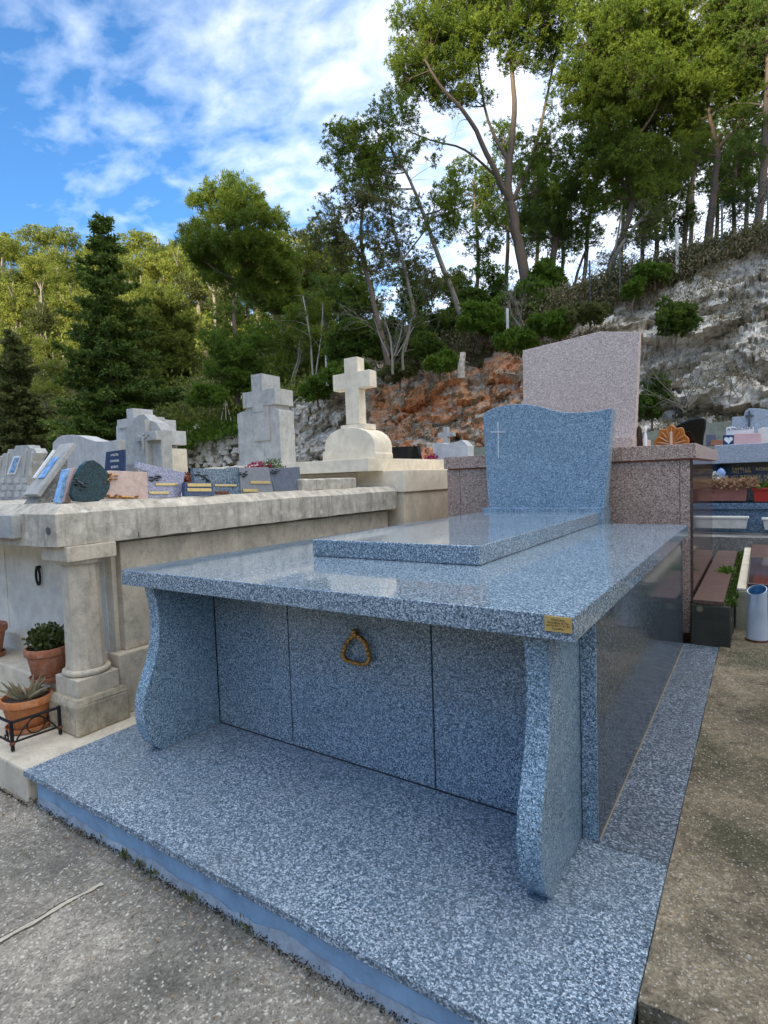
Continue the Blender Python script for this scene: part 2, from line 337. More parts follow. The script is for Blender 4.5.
# ================================================================ PINK GRANITE TOMB BEHIND
PY=5.14
PT=thing('granite_tomb',(-1.5,6.2,0),'brown and pink granite tomb directly behind the blue headstone, with orange sealant lines','tomb')
cz0=at(696,458,y=PY)[2];cz1=at(696,443,y=PY)[2];cxr=at(696,450,y=PY)[0];bxr=at(693,470,y=PY+.03)[0];bxl=at(447,470,y=PY+.03)[0]
jx=at(680,470,y=PY+.03)[0];jx2=at(460,480,y=PY+.03)[0]
MB().box(bxl,jx2-.003,PY+.03,8.0,.2,cz0-.012).build('front_slab',G_pink,PT,bevel=.003)
MB().box(jx2,jx-.003,PY+.03,5.3,.2,cz0-.012).build('front_slab',G_pink,PT,bevel=.003)
MB().box(jx,bxr-.021,PY+.03,5.3,.2,cz0-.012).build('front_slab',G_pink,PT,bevel=.003)
MB().box(bxr-.02,bxr,PY+.031,7.35,.2,cz0-.012).build('side_slab',G_brown,PT,bevel=.002)
MB().box(bxl+.02,bxr-.03,PY+.05,7.8,cz0-.0118,cz0).build('sealant_line',M_seal,PT)
MB().box(bxl+.01,bxr+.002,PY+.026,7.3,cz0-.010,cz0-.001).build('sealant_line',M_seal,PT)
sx=at(621.5,450,y=PY)[0]
MB().box(bxl-.02,sx-.003,PY,8.0,cz0,cz1).build('cap_slab',G_pink,PT,bevel=.003)
MB().box(sx,cxr,PY,7.92,cz0,cz1).build('cap_slab',G_pink,PT,bevel=.003)
MB().box(sx-.0035,sx+.001,PY-.001,PY+.2,cz0,cz1-.002).build('sealant_line',M_seal,PT)
ty=5.42;tr=at(634,440,y=ty);tl=at(500,440,y=ty)
MB().box(tl[0],at(633,440,y=ty)[0],ty,6.4,cz1,at(630,436.2,y=ty)[2]).build('headstone_base',G_pinkl,PT,bevel=.004)
sp=[(524,450),(522.5,350.5),(600,331.5),(639.5,331.8),(635,438)]
fix(MB().prism(outline(sp,dict(y=5.55)),(0,.10,0)).build('headstone',G_pinkl,PT,bevel=.004))
# ================================================================ LEFT LIMESTONE TOMB
LT=thing('limestone_tomb',(-4.3,3.2,0),'old lichen covered limestone tomb on the left with corner column and white front panels','tomb')
rough_up(MB().box(-7.5,-3.05,1.262,5.0,-.05,.16).build('base_ledge',S_ledge,LT,bevel=.012),.006,6)
SX=-3.215;sy0=1.565;sz0=1.238;sz1=1.475
c=.055
cap=MB()
prf=[(0,sz0),(0,sz1-c),(c*1.3,sz1),(3.6,sz1),(3.6,sz0)]
vs=[]
def capring(inset,z): return [(SX-inset,sy0+inset,z),(SX-inset,5.06-.0,z),(-8.0,5.06,z),(-8.0,sy0+inset,z)]
rings=[capring(0,sz0),capring(0,sz1-c),capring(c*1.4,sz1)]
cap.add([v for r in rings for v in r],[(3,2,1,0),(8,9,10,11)]+[(i*4+j,i*4+(j+1)%4,(i+1)*4+(j+1)%4,(i+1)*4+j) for i in range(2) for j in range(4)])
co_=fix(cap.build('cap_slab',S_cap,LT));rough_up(co_,.010,4,.09)
# slab joint groove and iron discs
jy=at(137,510,x=SX)[1];MB().box(SX-.004,SX+.0035,jy-.003,jy+.003,sz0+.01,sz1-c).build('slab_joint',M_joint,LT)
dz=at(49,531,y=sy0);MB().tube([(dz[0],sy0-.006,dz[2]),(dz[0],sy0+.004,dz[2])],.022,16).build('plug',M_lead,LT)
# stone block on the cap's face at far left
q0=at(-40,510,y=sy0-.03);q1=at(15,515,y=sy0-.03);q2=at(15,538.5,y=sy0-.03)
rough_up(MB().box(q0[0],q1[0],sy0-.05,sy0+.0,q2[2],at(10,515,y=sy0-.03)[2]).build('face_block',S_gc,LT,bevel=.004),.003,12,.05)
# walls under the slab
WX=-3.30
rough_up(MB().box(-7.6,WX-.06,1.952,5.0,.16,sz0).build('side_wall',S_wall,LT),.003,5,.15)
pz=at(108,658,x=WX+.04)[2]
y0=at(123,600,x=WX)[1]
rough_up(MB().box(WX-.06,WX,y0,5.0,pz,sz0-.02).build('side_pilaster',S_col,LT,bevel=.006),.003,7,.12)
rough_up(MB().box(WX-.06,WX+.05,1.90,5.0,.16,pz).build('side_plinth',S_col,LT,bevel=.008),.004,7,.12)
FY=1.975
jx=at(10,570,y=FY)[0]
jL=at(10,570,y=FY)[0]
MB().box(jL+.008,-3.43,FY-.03,FY,.42,sz0-.002).build('front_panel',S_panel,LT,bevel=.004)
MB().box(-6.4,jL-.008,FY-.03,FY,.42,sz0-.002).build('front_panel',S_panel,LT,bevel=.004)
rough_up(MB().box(-6.4,-3.44,FY-.10,FY+.01,.16,.52).build('panel_sill',S_panel,LT,bevel=.01),.003,8,.1)
rc=at(38,576,y=FY-.05)
rr=MB().tube([rc+[.028*math.cos(t),0,.062*math.sin(t)] for t in np.linspace(0,2*math.pi,24,endpoint=False)],.0085,8,closed=True).build('ring_handle',M_iron,LT,smooth=True)
MB().box(rc[0]-.009,rc[0]+.009,FY-.06,FY-.028,rc[2]+.052,rc[2]+.072).build('ring_stud',M_iron,rr,bevel=.003)
# column at the corner
px0,px1,py0,py1=-3.50,-3.18,1.59,1.91
cxm=(px0+px1)/2;cym=(py0+py1)/2
zc1=at(77,696,x=-3.18)[2]
col=rough_up(MB().box(px0,px1,py0,py1,.16,.335).build('column_plinth',S_plinth,LT,bevel=.012),.006,9,.05)
rough_up(MB().lathe([(.222,.335),(.205,.36),(.19,.365)],(cxm,cym,0),4,rot=math.pi/4).build('plinth_chamfer',S_plinth,col),.002,9,.05)
rough_up(MB().box(px0+.035,px1-.035,py0+.035,py1-.035,.36,.47).build('column_foot',S_col,LT,bevel=.006),.003,9,.05)
MB().lathe([(.118,.47),(.128,.478),(.132,.49),(.128,.502),(.116,.508)],(cxm,cym,0),32).build('column_base_ring',S_col,LT,smooth=True)
MB().lathe([(.112,.508),(.108,.56),(.100,1.10),(.098,1.125)],(cxm,cym,0),8,rot=math.pi/8).build('column_shaft',S_col,LT,bevel=.004)
MB().lathe([(.10,1.118),(.122,1.126),(.128,1.138),(.13,1.15)],(cxm,cym,0),32).build('column_neck_ring',S_col,LT,smooth=True)
rough_up(MB().box(cxm-.145,cxm+.145,cym-.145,cym+.145,1.15,1.237).build('column_capital',S_col,LT,bevel=.006),.003,9,.06)
# marble shelf with the second pot
rough_up(MB().box(-7.0,-3.50,1.66,FY-.09,.158,.40).build('shelf',S_ledge,LT,bevel=.012),.004,7,.1)
# ================================================================ WHITE TOMB WITH CROSS
WT=thing('limestone_tomb',(-4.2,6.0,0),'clean cream limestone tomb with rounded dome top carrying a tall plain cross','tomb')
wy=5.09;wx=at(404,480,y=wy)[0]
z0=at(406,492,y=wy)[2];z1=at(403.7,470,y=wy)[2]
fix(MB().box(-5.6,wx-.025,wy+.02,6.7,0,z0).build('body',S_whiteb,WT,bevel=.004))
MB().box(at(357,480,y=wy)[0],wx,wy,6.75,z0,z1).build('cap_block',S_white,WT,bevel=.005)
MB().box(-5.6,at(357,480,y=wy)[0]-.002,wy+.05,6.7,z0,z1-.004).build('cap_block',S_white,WT,bevel=.005)
x2=-3.40;y2=at(368,464,x=x2)[1];z2=at(368,458,x=x2)[2]
MB().box(-6.0,x2,y2,6.9,z1,z2).build('upper_tier',S_white,WT,bevel=.004)
dy=y2+.16;D_=dict(y=dy)
dp=[(322.5,462),(322.8,452),(324.8,451.5),(325,444),(327,438),(331,433.5),(336,430.3),(342,428.2),(350,427.3),(358,428),(365,430.3),(370,434),(373.5,439),(375,445),(375.2,452.5),(376,453),(376.2,462)]
zb=z2
o=[at(x,y,**D_) for x,y in dp];o[0][2]=zb;o[-1][2]=zb
dth=at(393,455,x=o[-1][0])[1]-dy
fix(MB().prism(o,(0,max(.3,dth),0)).build('dome',S_white,WT,bevel=.008,smooth=True))
cy=dy+.12
def pbox(x0,x1,ytop,ybot,y,dep,name,mat,par,bev=.005):
    a=at((x0+x1)/2,ytop,y=y);b=at((x0+x1)/2,ybot,y=y);l=at(x0,(ytop+ybot)/2,y=y);r=at(x1,(ytop+ybot)/2,y=y)
    return MB().box(l[0],r[0],y,y+dep,b[2],a[2]).build(name,mat,par,bevel=bev)
cr=MB()
def pb(mb,x0,x1,ytop,ybot,y,dep):
    a=at((x0+x1)/2,ytop,y=y);b=at((x0+x1)/2,ybot,y=y);l=at(x0,(ytop+ybot)/2,y=y);r=at(x1,(ytop+ybot)/2,y=y)
    mb.box(l[0],r[0],y,y+dep,b[2],a[2])
cd=at(365.3,400,x=at(358.3,400,y=cy)[0])[1]-cy
pbox(340.5,365,424.5,430,cy-.04,cd+.08,'cross_foot',S_white,WT)
A=lambda x,y:at(x,y,y=cy)
cpoly=[(345.4,425),(345,391),(333,389),(332.6,373),(344.8,372.2),(344.8,357.5),(358.2,357.2),(358.3,371.5),(369.5,371.6),(369.6,388.6),(358.3,389.6),(358.4,426)]
pts=[A(*p) for p in cpoly]
# straighten to an orthogonal cross
xs=[pts[0][0],pts[2][0],pts[6][0],pts[8][0]];zt=[pts[0][2],pts[1][2],pts[4][2],pts[5][2]]
xl,xa,xr,xb=(pts[0][0]+pts[4][0])/2,pts[2][0],(pts[6][0]+pts[11][0])/2,pts[8][0]
zlo,za,zbb,ztp=pts[0][2],(pts[2][2]+pts[9][2])/2,(pts[3][2]+pts[8][2])/2,(pts[5][2]+pts[6][2])/2
P2=[(xl,zlo),(xl,za),(xa,za),(xa,zbb),(xl,zbb),(xl,ztp),(xr,ztp),(xr,zbb),(xb,zbb),(xb,za),(xr,za),(xr,zlo)]
fix(MB().prism([(x,cy,z) for x,z in P2],(0,cd,0)).build('cross',S_white,WT,bevel=.006))
# ================================================================ MONUMENTS BEHIND THE LEFT TOMB
def slabthing(name,label,cat,pts,y,dep,mat,group=None,bevel=.006,drop=None,amp=0):
    """upright stone whose face is the outline pts (pixels) in the plane Y=y, thickness dep"""
    o=outline(pts,dict(y=y))
    if drop is not None:
        zm=min(p[2] for p in o)
    ob=fix(MB().prism(o,(0,dep,0)).build(name,mat,None,bevel=bevel,loc=(np.mean([p[0] for p in o]),y+dep/2,min(p[2] for p in o))))
    if amp: rough_up(ob,amp,6,.1)
    if label: tag(ob,label,cat,group)
    return ob
# supporting tomb under the rear monuments
rough_up(tag(MB().box(-11,-3.42,5.1,8.6,0,1.50).build('tomb_base',S_cap,None,bevel=.01,loc=(-7,6.8,0)),'low weathered stone tomb body behind the plaques of the left tomb, carrying the grey crosses','tomb'),.01,4,.3)
# grey cross stele
gy=5.55
gt=thing('cross_headstone',(-5.6,gy,1.5),'tall grey cement headstone with a square cross rising from its curved shoulders','headstone')
S=lambda x,y:at(x,y,y=gy)
gd=at(294,430,x=S(279,430)[0])[1]-gy
zb=1.5
pts=[(239.5,470),(237,414),(240,412.5),(244,411),(247,407),(247.5,403),(274,403),(274.5,408),(277,409.5),(279,410),(281.5,470)]
o=outline(pts,dict(y=gy));o[0][2]=zb;o[-1][2]=zb
rough_up(fix(MB().prism(o,(0,gd,0)).build('body',S_gc,gt,bevel=.01)),.008,6,.1)
def cross_from_px(name,xs,ys,y,dep,mat,par,bev=.005,amp=.003,loc=None):
    """xs=(arm left, shaft left, shaft right, arm right) ys=(top, arm top, arm bottom, foot)"""
    ym=(ys[1]+ys[2])/2
    a,b,c_,d=[at(x,ym,y=y)[0] for x in xs];xm=(xs[1]+xs[2])/2
    t,u,w,f=[at(xm,v,y=y)[2] for v in ys]
    P=[(b,f),(b,w),(a,w),(a,u),(b,u),(b,t),(c_,t),(c_,u),(d,u),(d,w),(c_,w),(c_,f)]
    ob=fix(MB().prism([(x,y,z) for x,z in P],(0,dep,0)).build(name,mat,par,bevel=bev,loc=loc))
    if amp: rough_up(ob,amp,6,.08)
    return ob
cross_from_px('cross',(242.4,251.8,262.5,275),(374,390.5,406.5,412),gy-.03,gd+.06,S_gc,gt)
cross_from_px('relief_cross',(250,252,268,270),(400,403,404,441),gy-.02,.06,S_gc,gt,amp=0)
# wavy pale headstone
w=slabthing('wide_headstone','long pale headstone with a wavy top edge, left of the white stepped cross','headstone',
 [(52,476),(52.5,443),(57,438),(62,435.3),(70,434.8),(80,436),(88,439),(96,441.5),(104,441.5),(118,440),(118,476)],5.7,.32,S_gc2,amp=.006)
cross_from_px('gold_cross',(58.5,60.8,63.2,66),(449,453,455,467),5.69,.01,M_gold,w,bev=0,amp=0)
# stepped white cross
g2=thing('cross_headstone',(-8,6.0,1.5),'white stepped headstone with a square block cross, the tallest of the far left group','headstone')
o=outline([(117,475),(116,427),(118.5,422),(122,419.5),(137,419.5),(137,475)],dict(y=6.0));o[0][2]=o[-1][2]=1.5
rough_up(fix(MB().prism(o,(0,.35,0)).build('body',S_gc2,g2,bevel=.006)),.003,10,.1)
cross_from_px('cross',(117,127,133.5,145),(408.5,418,427,470),5.96,.40,S_gc2,g2)
# dark cross with figure
g3=thing('cross_headstone',(-7,5.5,1.5),'blue grey headstone with a slim crucifix in front of the white stepped cross','headstone')
o=outline([(125,471),(125,429),(128,426.5),(131,424),(134,418.5),(138,415),(144,414),(150,420),(156,422),(161,430),(162,471)],dict(y=5.6));o[0][2]=o[-1][2]=1.5
rough_up(fix(MB().prism(o,(0,.2,0)).build('body',S_gc,g3,bevel=.008)),.005,6,.1)
cross_from_px('cross',(134,141,145.5,156),(420,432,441,466),5.5,.10,S_gc,g3)
k=MB();f=lambda x,y:at(x,y,y=5.49)
k.tube([f(143.3,436),f(143.2,441),f(143.4,446),f(143,451),f(143.5,455)],[.018,.03,.024,.02,.012],8)
k.tube([f(138,435),f(141,437.5),f(143.3,438.5),f(146,437),f(149,434)],[.008,.012,.014,.012,.008],6)
k.lathe([(0,-.02),(.016,-.012),(.02,0),(.015,.014),(0,.02)],f(143.3,434.6),10)
k.build('crucifix_figure',S_gc,g3,smooth=True)
g4=thing('cross_headstone',(-7,6.6,1.5),'pale headstone with a short block cross, right end of the far left group','headstone')
cross_from_px('cross',(147,148,158.5,168),(419.5,432,446,471),6.5,.4,S_gc2,g4)
MB().box(*[at(x,450,y=6.45)[0] for x in (156,168.5)],6.45,6.85,1.5,at(162,449,y=6.45)[2]).build('body',S_wall,g4,bevel=.01)
tag(slabthing('memorial_plaque','purple marbled plaque with white lettering standing behind the teal plaque','plaque',[(104,478),(106,452),(124,449.5),(124,478)],5.0,.03,M_navyp,bevel=.002))
mp=bpy.data.objects['memorial_plaque']
ORG[mp.name]=np.array(mp.location)
for i,s in enumerate(('A NOTRE','SOUVENIR','REGRETS')):
    q=at(114.5,455+6*i,y=4.994);text(s,.05,q,(1,0,0),(0,0,1),M_white,parent=mp,depth=.001)
tag(slabthing('small_plaque','small pale blue plaque at the foot of the crucifix headstone','plaque',[(125,474),(125,464),(138,464),(138,474)],5.3,.03,S_gc,bevel=.002))
# ================================================================ PLAQUES ALONG THE RIGHT EDGE OF THE LEFT TOMB
PX=-3.34;ZT=sz1
def plaque(label,pts,mat,x=PX,th=.035,cat='plaque',name='memorial_plaque',group='memorial plaques on the left tomb',ztop=ZT,lean=.10):
    o=outline(pts,dict(x=x));zm=min(p[2] for p in o)
    o=[p-np.array([0,0,zm-ztop]) for p in o]
    for p in o: p[0]-=(p[2]-ztop)*lean
    base=(x-.02,np.mean([p[1] for p in o]),ztop)
    ob=fix(MB().prism(o,(-th,0,0)).build(name,mat,None,bevel=.003,loc=base))
    tag(ob,label,cat,group);return ob,zm-ztop
def strip(par,dz,x0,x1,y0,y1,mat=M_gold,x=PX,name='name_strip',lean=.10,th=.006,bev=.002):
    a=at(x0,y0,x=x);b=at(x1,y0,x=x);c=at(x1,y1,x=x);d=at(x0,y1,x=x)
    P=[p-np.array([0,0,dz]) for p in (a,b,c,d)]
    for p in P: p[0]-=(p[2]-ZT)*lean-.002
    return fix(MB().prism(P,(th,0,0)).build(name,mat,par,bevel=bev))
def relief(par,dz,pts,mat=M_bronze,x=PX,r=.006,name='bronze_spray'):
    mb=MB();P=[at(px,py,x=x)-np.array([0,0,dz]) for px,py in pts]
    for p in P:p[0]-=(p[2]-ZT)*.10-.006
    mb.tube(P,r,6)
    for i in range(len(P)*3):
        p=P[i%len(P)]+np.array([.004,random.uniform(-.03,.03),random.uniform(-.02,.02)])
        mb.lathe([(0,-.004),(.010,-.001),(.012,.002),(0,.006)],p,7)
    return mb.build(name,mat,par,smooth=True)
pl_,dz_=plaque('round teal polished plaque with a bright facet, leftmost of the upright plaques',
 [(75,503),(72,497),(74,488),(78,477),(84,467),(90,462.5),(96,461.5),(103,466),(109,473),(112,481),(110.5,490),(106,498),(99,503),(88,504)],M_teal,x=-3.33)
relief(pl_,dz_,[(78,483),(82,485),(86,488)],x=-3.33,mat=M_lead,name='iron_spray')
pl_,dz_=plaque('pink marble plaque with bronze flowers, between the teal plaque and the lilac plaque',[(104,501),(108,474),(112,472),(149,473.5),(148.5,500.5)],M_pmarb)
relief(pl_,dz_,[(108,482),(112,478),(114,476)]);relief(pl_,dz_,[(109,498.5),(116,499),(124,498.5),(134,499)])
pl_,dz_=plaque('lilac granite plaque with a slanted top edge and two name strips',[(148,501),(149,474.5),(139,470.5),(141,465),(187,475.5),(181,500)],G_lilac,x=-3.37)
strip(pl_,dz_,156,178,486,488.5,x=-3.37);strip(pl_,dz_,149,169,494.5,497,x=-3.37);relief(pl_,dz_,[(150,483),(156,482),(161,480)],x=-3.37,mat=M_lead,name='iron_spray')
pl_,dz_=plaque('small dark blue plaque with two gold strips, in front of the blue grey plaque',[(185,499.5),(186,485.5),(213.5,485.5),(214.5,498.5)],M_navyp,x=-3.30)
strip(pl_,dz_,188,211.5,486.5,489.7,x=-3.30);strip(pl_,dz_,187.5,211.5,491.3,494.5,x=-3.30)
pl_,dz_=plaque('blue grey granite plaque with iron flowers and a notched top edge',[(196,498),(195,471),(228,471.5),(234,469.5),(241,469.5),(241.5,496.5)],granite('bluegrey_plaque_granite',(.02,.035,.05),(.09,.14,.19),(.24,.3,.36),scale=140,rough=.1),x=-3.36)
strip(pl_,dz_,215,237,487,489,x=-3.36);relief(pl_,dz_,[(200,477),(206,480),(211,484)],mat=M_lead,x=-3.36,name='iron_spray');strip(pl_,dz_,215,229,494,496.5,mat=M_rust,x=-3.36)
pl_,dz_=plaque('mid grey plaque with one gold strip, left of the slate plaque',[(241.5,497),(241,471),(270.5,470.5),(274,495.5)],M_slate2,x=-3.35)
strip(pl_,dz_,251,270.5,484.5,487.2,x=-3.35);strip(pl_,dz_,243,258,492.5,495.5,mat=M_gold,x=-3.345);relief(pl_,dz_,[(242,478),(245,476),(247,479)],mat=M_lead,x=-3.35,name='iron_spray')
pl_,dz_=plaque('plain dark slate plaque, rightmost of the row beside the rough stone block',[(275,495),(270.5,472),(301.5,470),(302,494)],M_slate,x=-3.37)
relief(pl_,dz_,[(273,475),(276,474),(279,475)],mat=M_lead,x=-3.37,name='iron_spray')
a=at(303,494,x=-3.32);b=at(357,493.5,x=-3.32);zt=at(330,478.5,x=-3.32)[2]
tag(rough_up(MB().box(-3.75,-3.32,a[1],min(b[1],5.04),ZT-.004,zt).build('stone_block',S_cap,None,bevel=.01,loc=(-3.5,4.3,ZT)),.008,7,.06),'rough stone block right of the slate plaque on the left tomb','stone block')
# front row at left edge
def framed(label,outer,y,dep,mat): 
    return slabthing('memorial_plaque',label,'plaque',outer,y,dep,mat,'memorial plaques on the left tomb',bevel=.004)
fz=thing('stepped_memorial',(-5.6,2.2,ZT),'grey stepped memorial of small cobbles with an enamel photo, at the left edge','memorial','memorial plaques on the left tomb')
yy=2.55
def dropz(pts,y,z):
    o=outline(pts,dict(y=y));dz=min(p[2] for p in o)-z
    return [p-np.array([0,0,dz]) for p in o],dz
o,dzf=dropz([(-10,504),(-10,480),(0,462),(3,457),(8,457),(8,453),(14,453),(16,449.5),(29,449),(30,452),(34,452),(36,455),(37,457),(33,464),(34,467),(29,480),(25,503)],yy,ZT)
rough_up(fix(MB().prism(o,(0,.10,0)).build('body',S_gc,fz,bevel=.003)),.004,30,.03)
o=[p-np.array([0,0,dzf]) for p in outline([(7,478),(14,460),(21,459.5),(15,478)],dict(y=yy-.012))]
pf=fix(MB().prism(o,(0,.010,0)).build('photo_frame',M_white,fz))
o=[p-np.array([0,0,dzf]) for p in outline([(9,476.5),(14.7,461.5),(19.3,461.3),(14,476.5)],dict(y=yy-.016))]
fix(MB().prism(o,(0,.004,0)).build('photo',M_photo,pf))
cob=MB()
for r_ in range(3):
    for k_ in range(5):
        q=at(-6+k_*7.2+(r_%2)*2,499-r_*7,y=yy)-np.array([0,0,dzf])
        cob.box(q[0],q[0]+.085,yy-.010,yy+.002,q[2]-.018,q[2]+.028)
rough_up(cob.build('cobble_facing',S_gc2,fz,bevel=.004),.003,25,.03)
for k_,(xx,yt_) in enumerate(((2,460),(9,456),(27,453),(33,456))):
    a=at(xx,yt_,y=yy-.004)-np.array([0,0,dzf]);b=at(xx-3,479,y=yy-.004)-np.array([0,0,dzf]);MB().tube([a,b],.012,6).build('carved_column',S_gc2,fz)
# slanted book-like memorial with pebbled wedge
bk=thing('slanted_memorial',(-4.4,2.1,ZT),'slanted grey tablet on a pebbled wedge near the front corner of the left tomb','memorial','memorial plaques on the left tomb')
S_peb=concrete_mat('pebbled_wedge',(.34,.34,.32),(.18,.18,.17),(.6,.6,.58),peb=55)
xw=-3.62
w=outline([(22,505),(56,460),(57.5,505)],dict(x=xw));m_=min(p[2] for p in w);w=[p-np.array([0,-.07,m_-ZT]) for p in w];w[0][2]=w[2][2]=ZT
fix(MB().prism(w,(-.14,0,0)).build('wedge',S_peb,bk,bevel=.003))
a,b=w[0].copy(),w[1].copy();dirv=(b-a)/np.linalg.norm(b-a);nrm=np.array([0,-dirv[2],dirv[1]])
a2=a+dirv*.05;b2=b+dirv*.10
fix(MB().prism([a2+[.015,0,0],b2+[.015,0,0],b2+nrm*.03+[.015,0,0],a2+nrm*.03+[.015,0,0]],(-.17,0,0)).build('tablet',S_gc,bk,bevel=.004))
c0=a2+dirv*.12+nrm*.032;c1=b2-dirv*.06+nrm*.032
fix(MB().prism([c0+[-.13,0,0],c1+[-.13,0,0],c1+[-.155,0,0],c0+[-.155,0,0]],nrm*.012).build('raised_strip',M_white,bk))
fix(MB().prism([c0+[-.03,0,0],c0+dirv*.16+[-.03,0,0],c0+dirv*.16+[-.10,0,0],c0+[-.10,0,0]],nrm*.006).build('photo',M_photo,bk))
# leaning photo plaques in front of the teal one
for i,(lab,pts,m) in enumerate((('narrow blue enamel plaque leaning beside the slanted tablet',[(57,505),(66,472),(70,471),(62,506)],M_photo),
     ('narrow plaque with a cream edge leaning against the teal plaque',[(64,506),(74,471),(79,471),(71,506)],M_pmarb),
     ('narrow white plaque between the two leaning plaques',[(61,505),(70,474),(72,474),(65,505)],M_white))):
    plaque(lab,pts,m,x=-3.40-.06*i,th=.05,lean=0)
sgr=slabthing('small_headstone','small rounded grey marker behind the leaning enamel plaques','headstone',[(56,478),(55,468),(58,464),(64,463.5),(62,478)],3.0,.04,M_slate2,bevel=.004)
sgr.location.z=ZT
sgr2=slabthing('memorial_plaque','pale green plaque cut by the left edge of the picture','plaque',[(-14,480),(-8,450),(3,449),(-1,470),(-4,480)],2.9,.04,G_teal if False else S_gc,bevel=.004,group='memorial plaques on the left tomb');sgr2.location.z=ZT
# ================================================================ LEAFY SMALL PLANTS
def leaf_mat(name,c1,c2,rough=.55,trans=.25):
    m,nt,b=new_mat(name)
    at_=N(nt,'ShaderNodeAttribute',attribute_name='tint');
    c=mix(nt,at_.outputs['Fac'],c1,c2);L(nt,c,b.inputs['Base Color']);b.inputs['Roughness'].default_value=rough;b.inputs['Specular IOR Level'].default_value=.25
    t=N(nt,'ShaderNodeBsdfTranslucent');L(nt,c,t.inputs['Color']);ms=N(nt,'ShaderNodeMixShader');ms.inputs[0].default_value=trans
    L(nt,b.outputs[0],ms.inputs[1]);L(nt,t.outputs[0],ms.inputs[2]);L(nt,ms.outputs[0],nt.nodes['Material Output'].inputs['Surface']);return m
def leaf_mesh(name,C,D,U,ln,wd,mat,parent=None,loc=None,tint=None,branches=None,bmat=None):
    """many leaves at once: centres C, directions D, side vectors U (n x 3), lengths, widths"""
    n=len(C);ln=np.broadcast_to(ln,(n,))[:,None];wd=np.broadcast_to(wd,(n,))[:,None]
    D=D/(np.linalg.norm(D,axis=1,keepdims=True)+1e-9);U=np.cross(D,U);U/=np.linalg.norm(U,axis=1,keepdims=True)+1e-9
    V=np.stack([C-U*wd*.12,C+D*ln*.5-U*wd*.5,C+D*ln,C+D*ln*.55+U*wd*.5],1).reshape(-1,3)
    L0=np.array(loc,float) if loc is not None else org(parent)
    bv=np.array(branches.v) if branches is not None and len(branches.v) else np.zeros((0,3))
    allv=np.concatenate([V,bv])-L0
    me=bpy.data.meshes.new(name);me.vertices.add(len(allv));me.vertices.foreach_set('co',allv.astype(np.float32).ravel())
    idx=list(np.arange(4*n));st_=list(np.arange(n)*4);tot=[4]*n;k=4*n
    if len(bv):
        for f in branches.f:
            st_.append(len(idx));idx+= [i+k for i in f];tot.append(len(f))
    me.loops.add(len(idx));me.loops.foreach_set('vertex_index',np.array(idx,dtype=np.int32))
    me.polygons.add(len(st_));me.polygons.foreach_set('loop_start',np.array(st_,dtype=np.int32));me.polygons.foreach_set('loop_total',np.array(tot,dtype=np.int32))
    me.materials.append(mat)
    if bmat: me.materials.append(bmat);me.polygons.foreach_set('material_index',np.array([0]*n+[1]*(len(st_)-n),dtype=np.int32))
    me.update(calc_edges=True);me.validate()
    a=me.attributes.new('tint','FLOAT','POINT');tv=np.zeros(len(allv),dtype=np.float32)
    if tint is None: tint=rng.random(n)
    tv[:4*n]=np.repeat(tint,4);a.data.foreach_set('value',tv)
    o=bpy.data.objects.new(name,me);COL.objects.link(o);o.location=tuple(L0-org(parent));ORG[o.name]=L0
    if parent:o.parent=parent
    return o
def rdir(n): d=rng.normal(size=(n,3));return d/np.linalg.norm(d,axis=1,keepdims=True)
LM_jade=leaf_mat('dark_succulent_leaf',(.03,.045,.012),(.09,.11,.03),.4,.05)
LM_green=leaf_mat('fresh_green_leaf',(.05,.12,.015),(.12,.22,.03))
LM_aloe=leaf_mat('pale_aloe_leaf',(.14,.20,.13),(.30,.26,.20),.4,.1)
LM_pinkf=leaf_mat('crimson_heather',(.20,.012,.045),(.42,.06,.14))
LM_brownf=leaf_mat('dry_brown_flowers',(.16,.05,.03),(.30,.12,.06))
LM_tan=leaf_mat('dry_tan_leaves',(.30,.17,.09),(.52,.34,.20))
LM_whitef=leaf_mat('white_petals',(.55,.52,.36),(.75,.74,.66))
LM_grey=leaf_mat('grey_green_leaf',(.08,.12,.05),(.2,.26,.12))
def pot(c,r,h,mat,label,sauc=True,soil=True):
    t=thing('plant_pot',c,label,'flower pot')
    MB().lathe([(r*.66,0),(r*.70,.004),(r*.93,h*.76),(r*1.0,h*.77),(r*1.05,h*.80),(r*1.05,h*.97),(r*1.02,h),(r*.94,h),(r*.92,h*.9),(r*.5,h*.89)],c,40).build('pot_body',mat,t,smooth=True)
    if sauc: MB().lathe([(r*.70,-.0),(r*.84,.004),(r*.9,.028),(r*.86,.03),(r*.8,.012),(r*.5,.010)],np.array(c)+[0,0,-.004],40).build('saucer',mat,t,smooth=True)
    MB().lathe([(r*.92,h*.86),(r*.92,h*.9),(r*.4,h*.92),(0.001,h*.93)],c,24).build('soil',M_soil,t,smooth=True)
    return t
# pot with aloe
c=at(29,727,z=.165);c[2]=.168
D1_=float(np.dot(c-EYE,R[:,2]));r1=.5*50*D1_/F*.90
h1=33*D1_/F*.98
t=pot(c,r1,h1,M_terra2,'orange terracotta pot with a spiky pale aloe, behind the small iron rail')
C=[];D=[];ln=[]
for i in range(26):
    a=rng.random()*6.28;e=rng.uniform(.35,1.4);d=np.array([math.cos(a)*math.cos(e),math.sin(a)*math.cos(e),math.sin(e)])
    C.append(np.array(c)+[0.02*math.cos(a),.02*math.sin(a),h1*.9]);D.append(d);ln.append(rng.uniform(.10,.19))
mb=MB()
tv=[]
for q,d,l in zip(C,D,ln):
    p=[q+d*l*s+np.array([d[0],d[1],0])*.05*s*s*-.3 for s in (0,.35,.7,1)];mb.tube(p,[.009,.011,.007,.001],5)
mb.build('aloe_leaves',simple('aloe',(.27,.24,.15),.4,var=.5,vs=22),t,smooth=True)
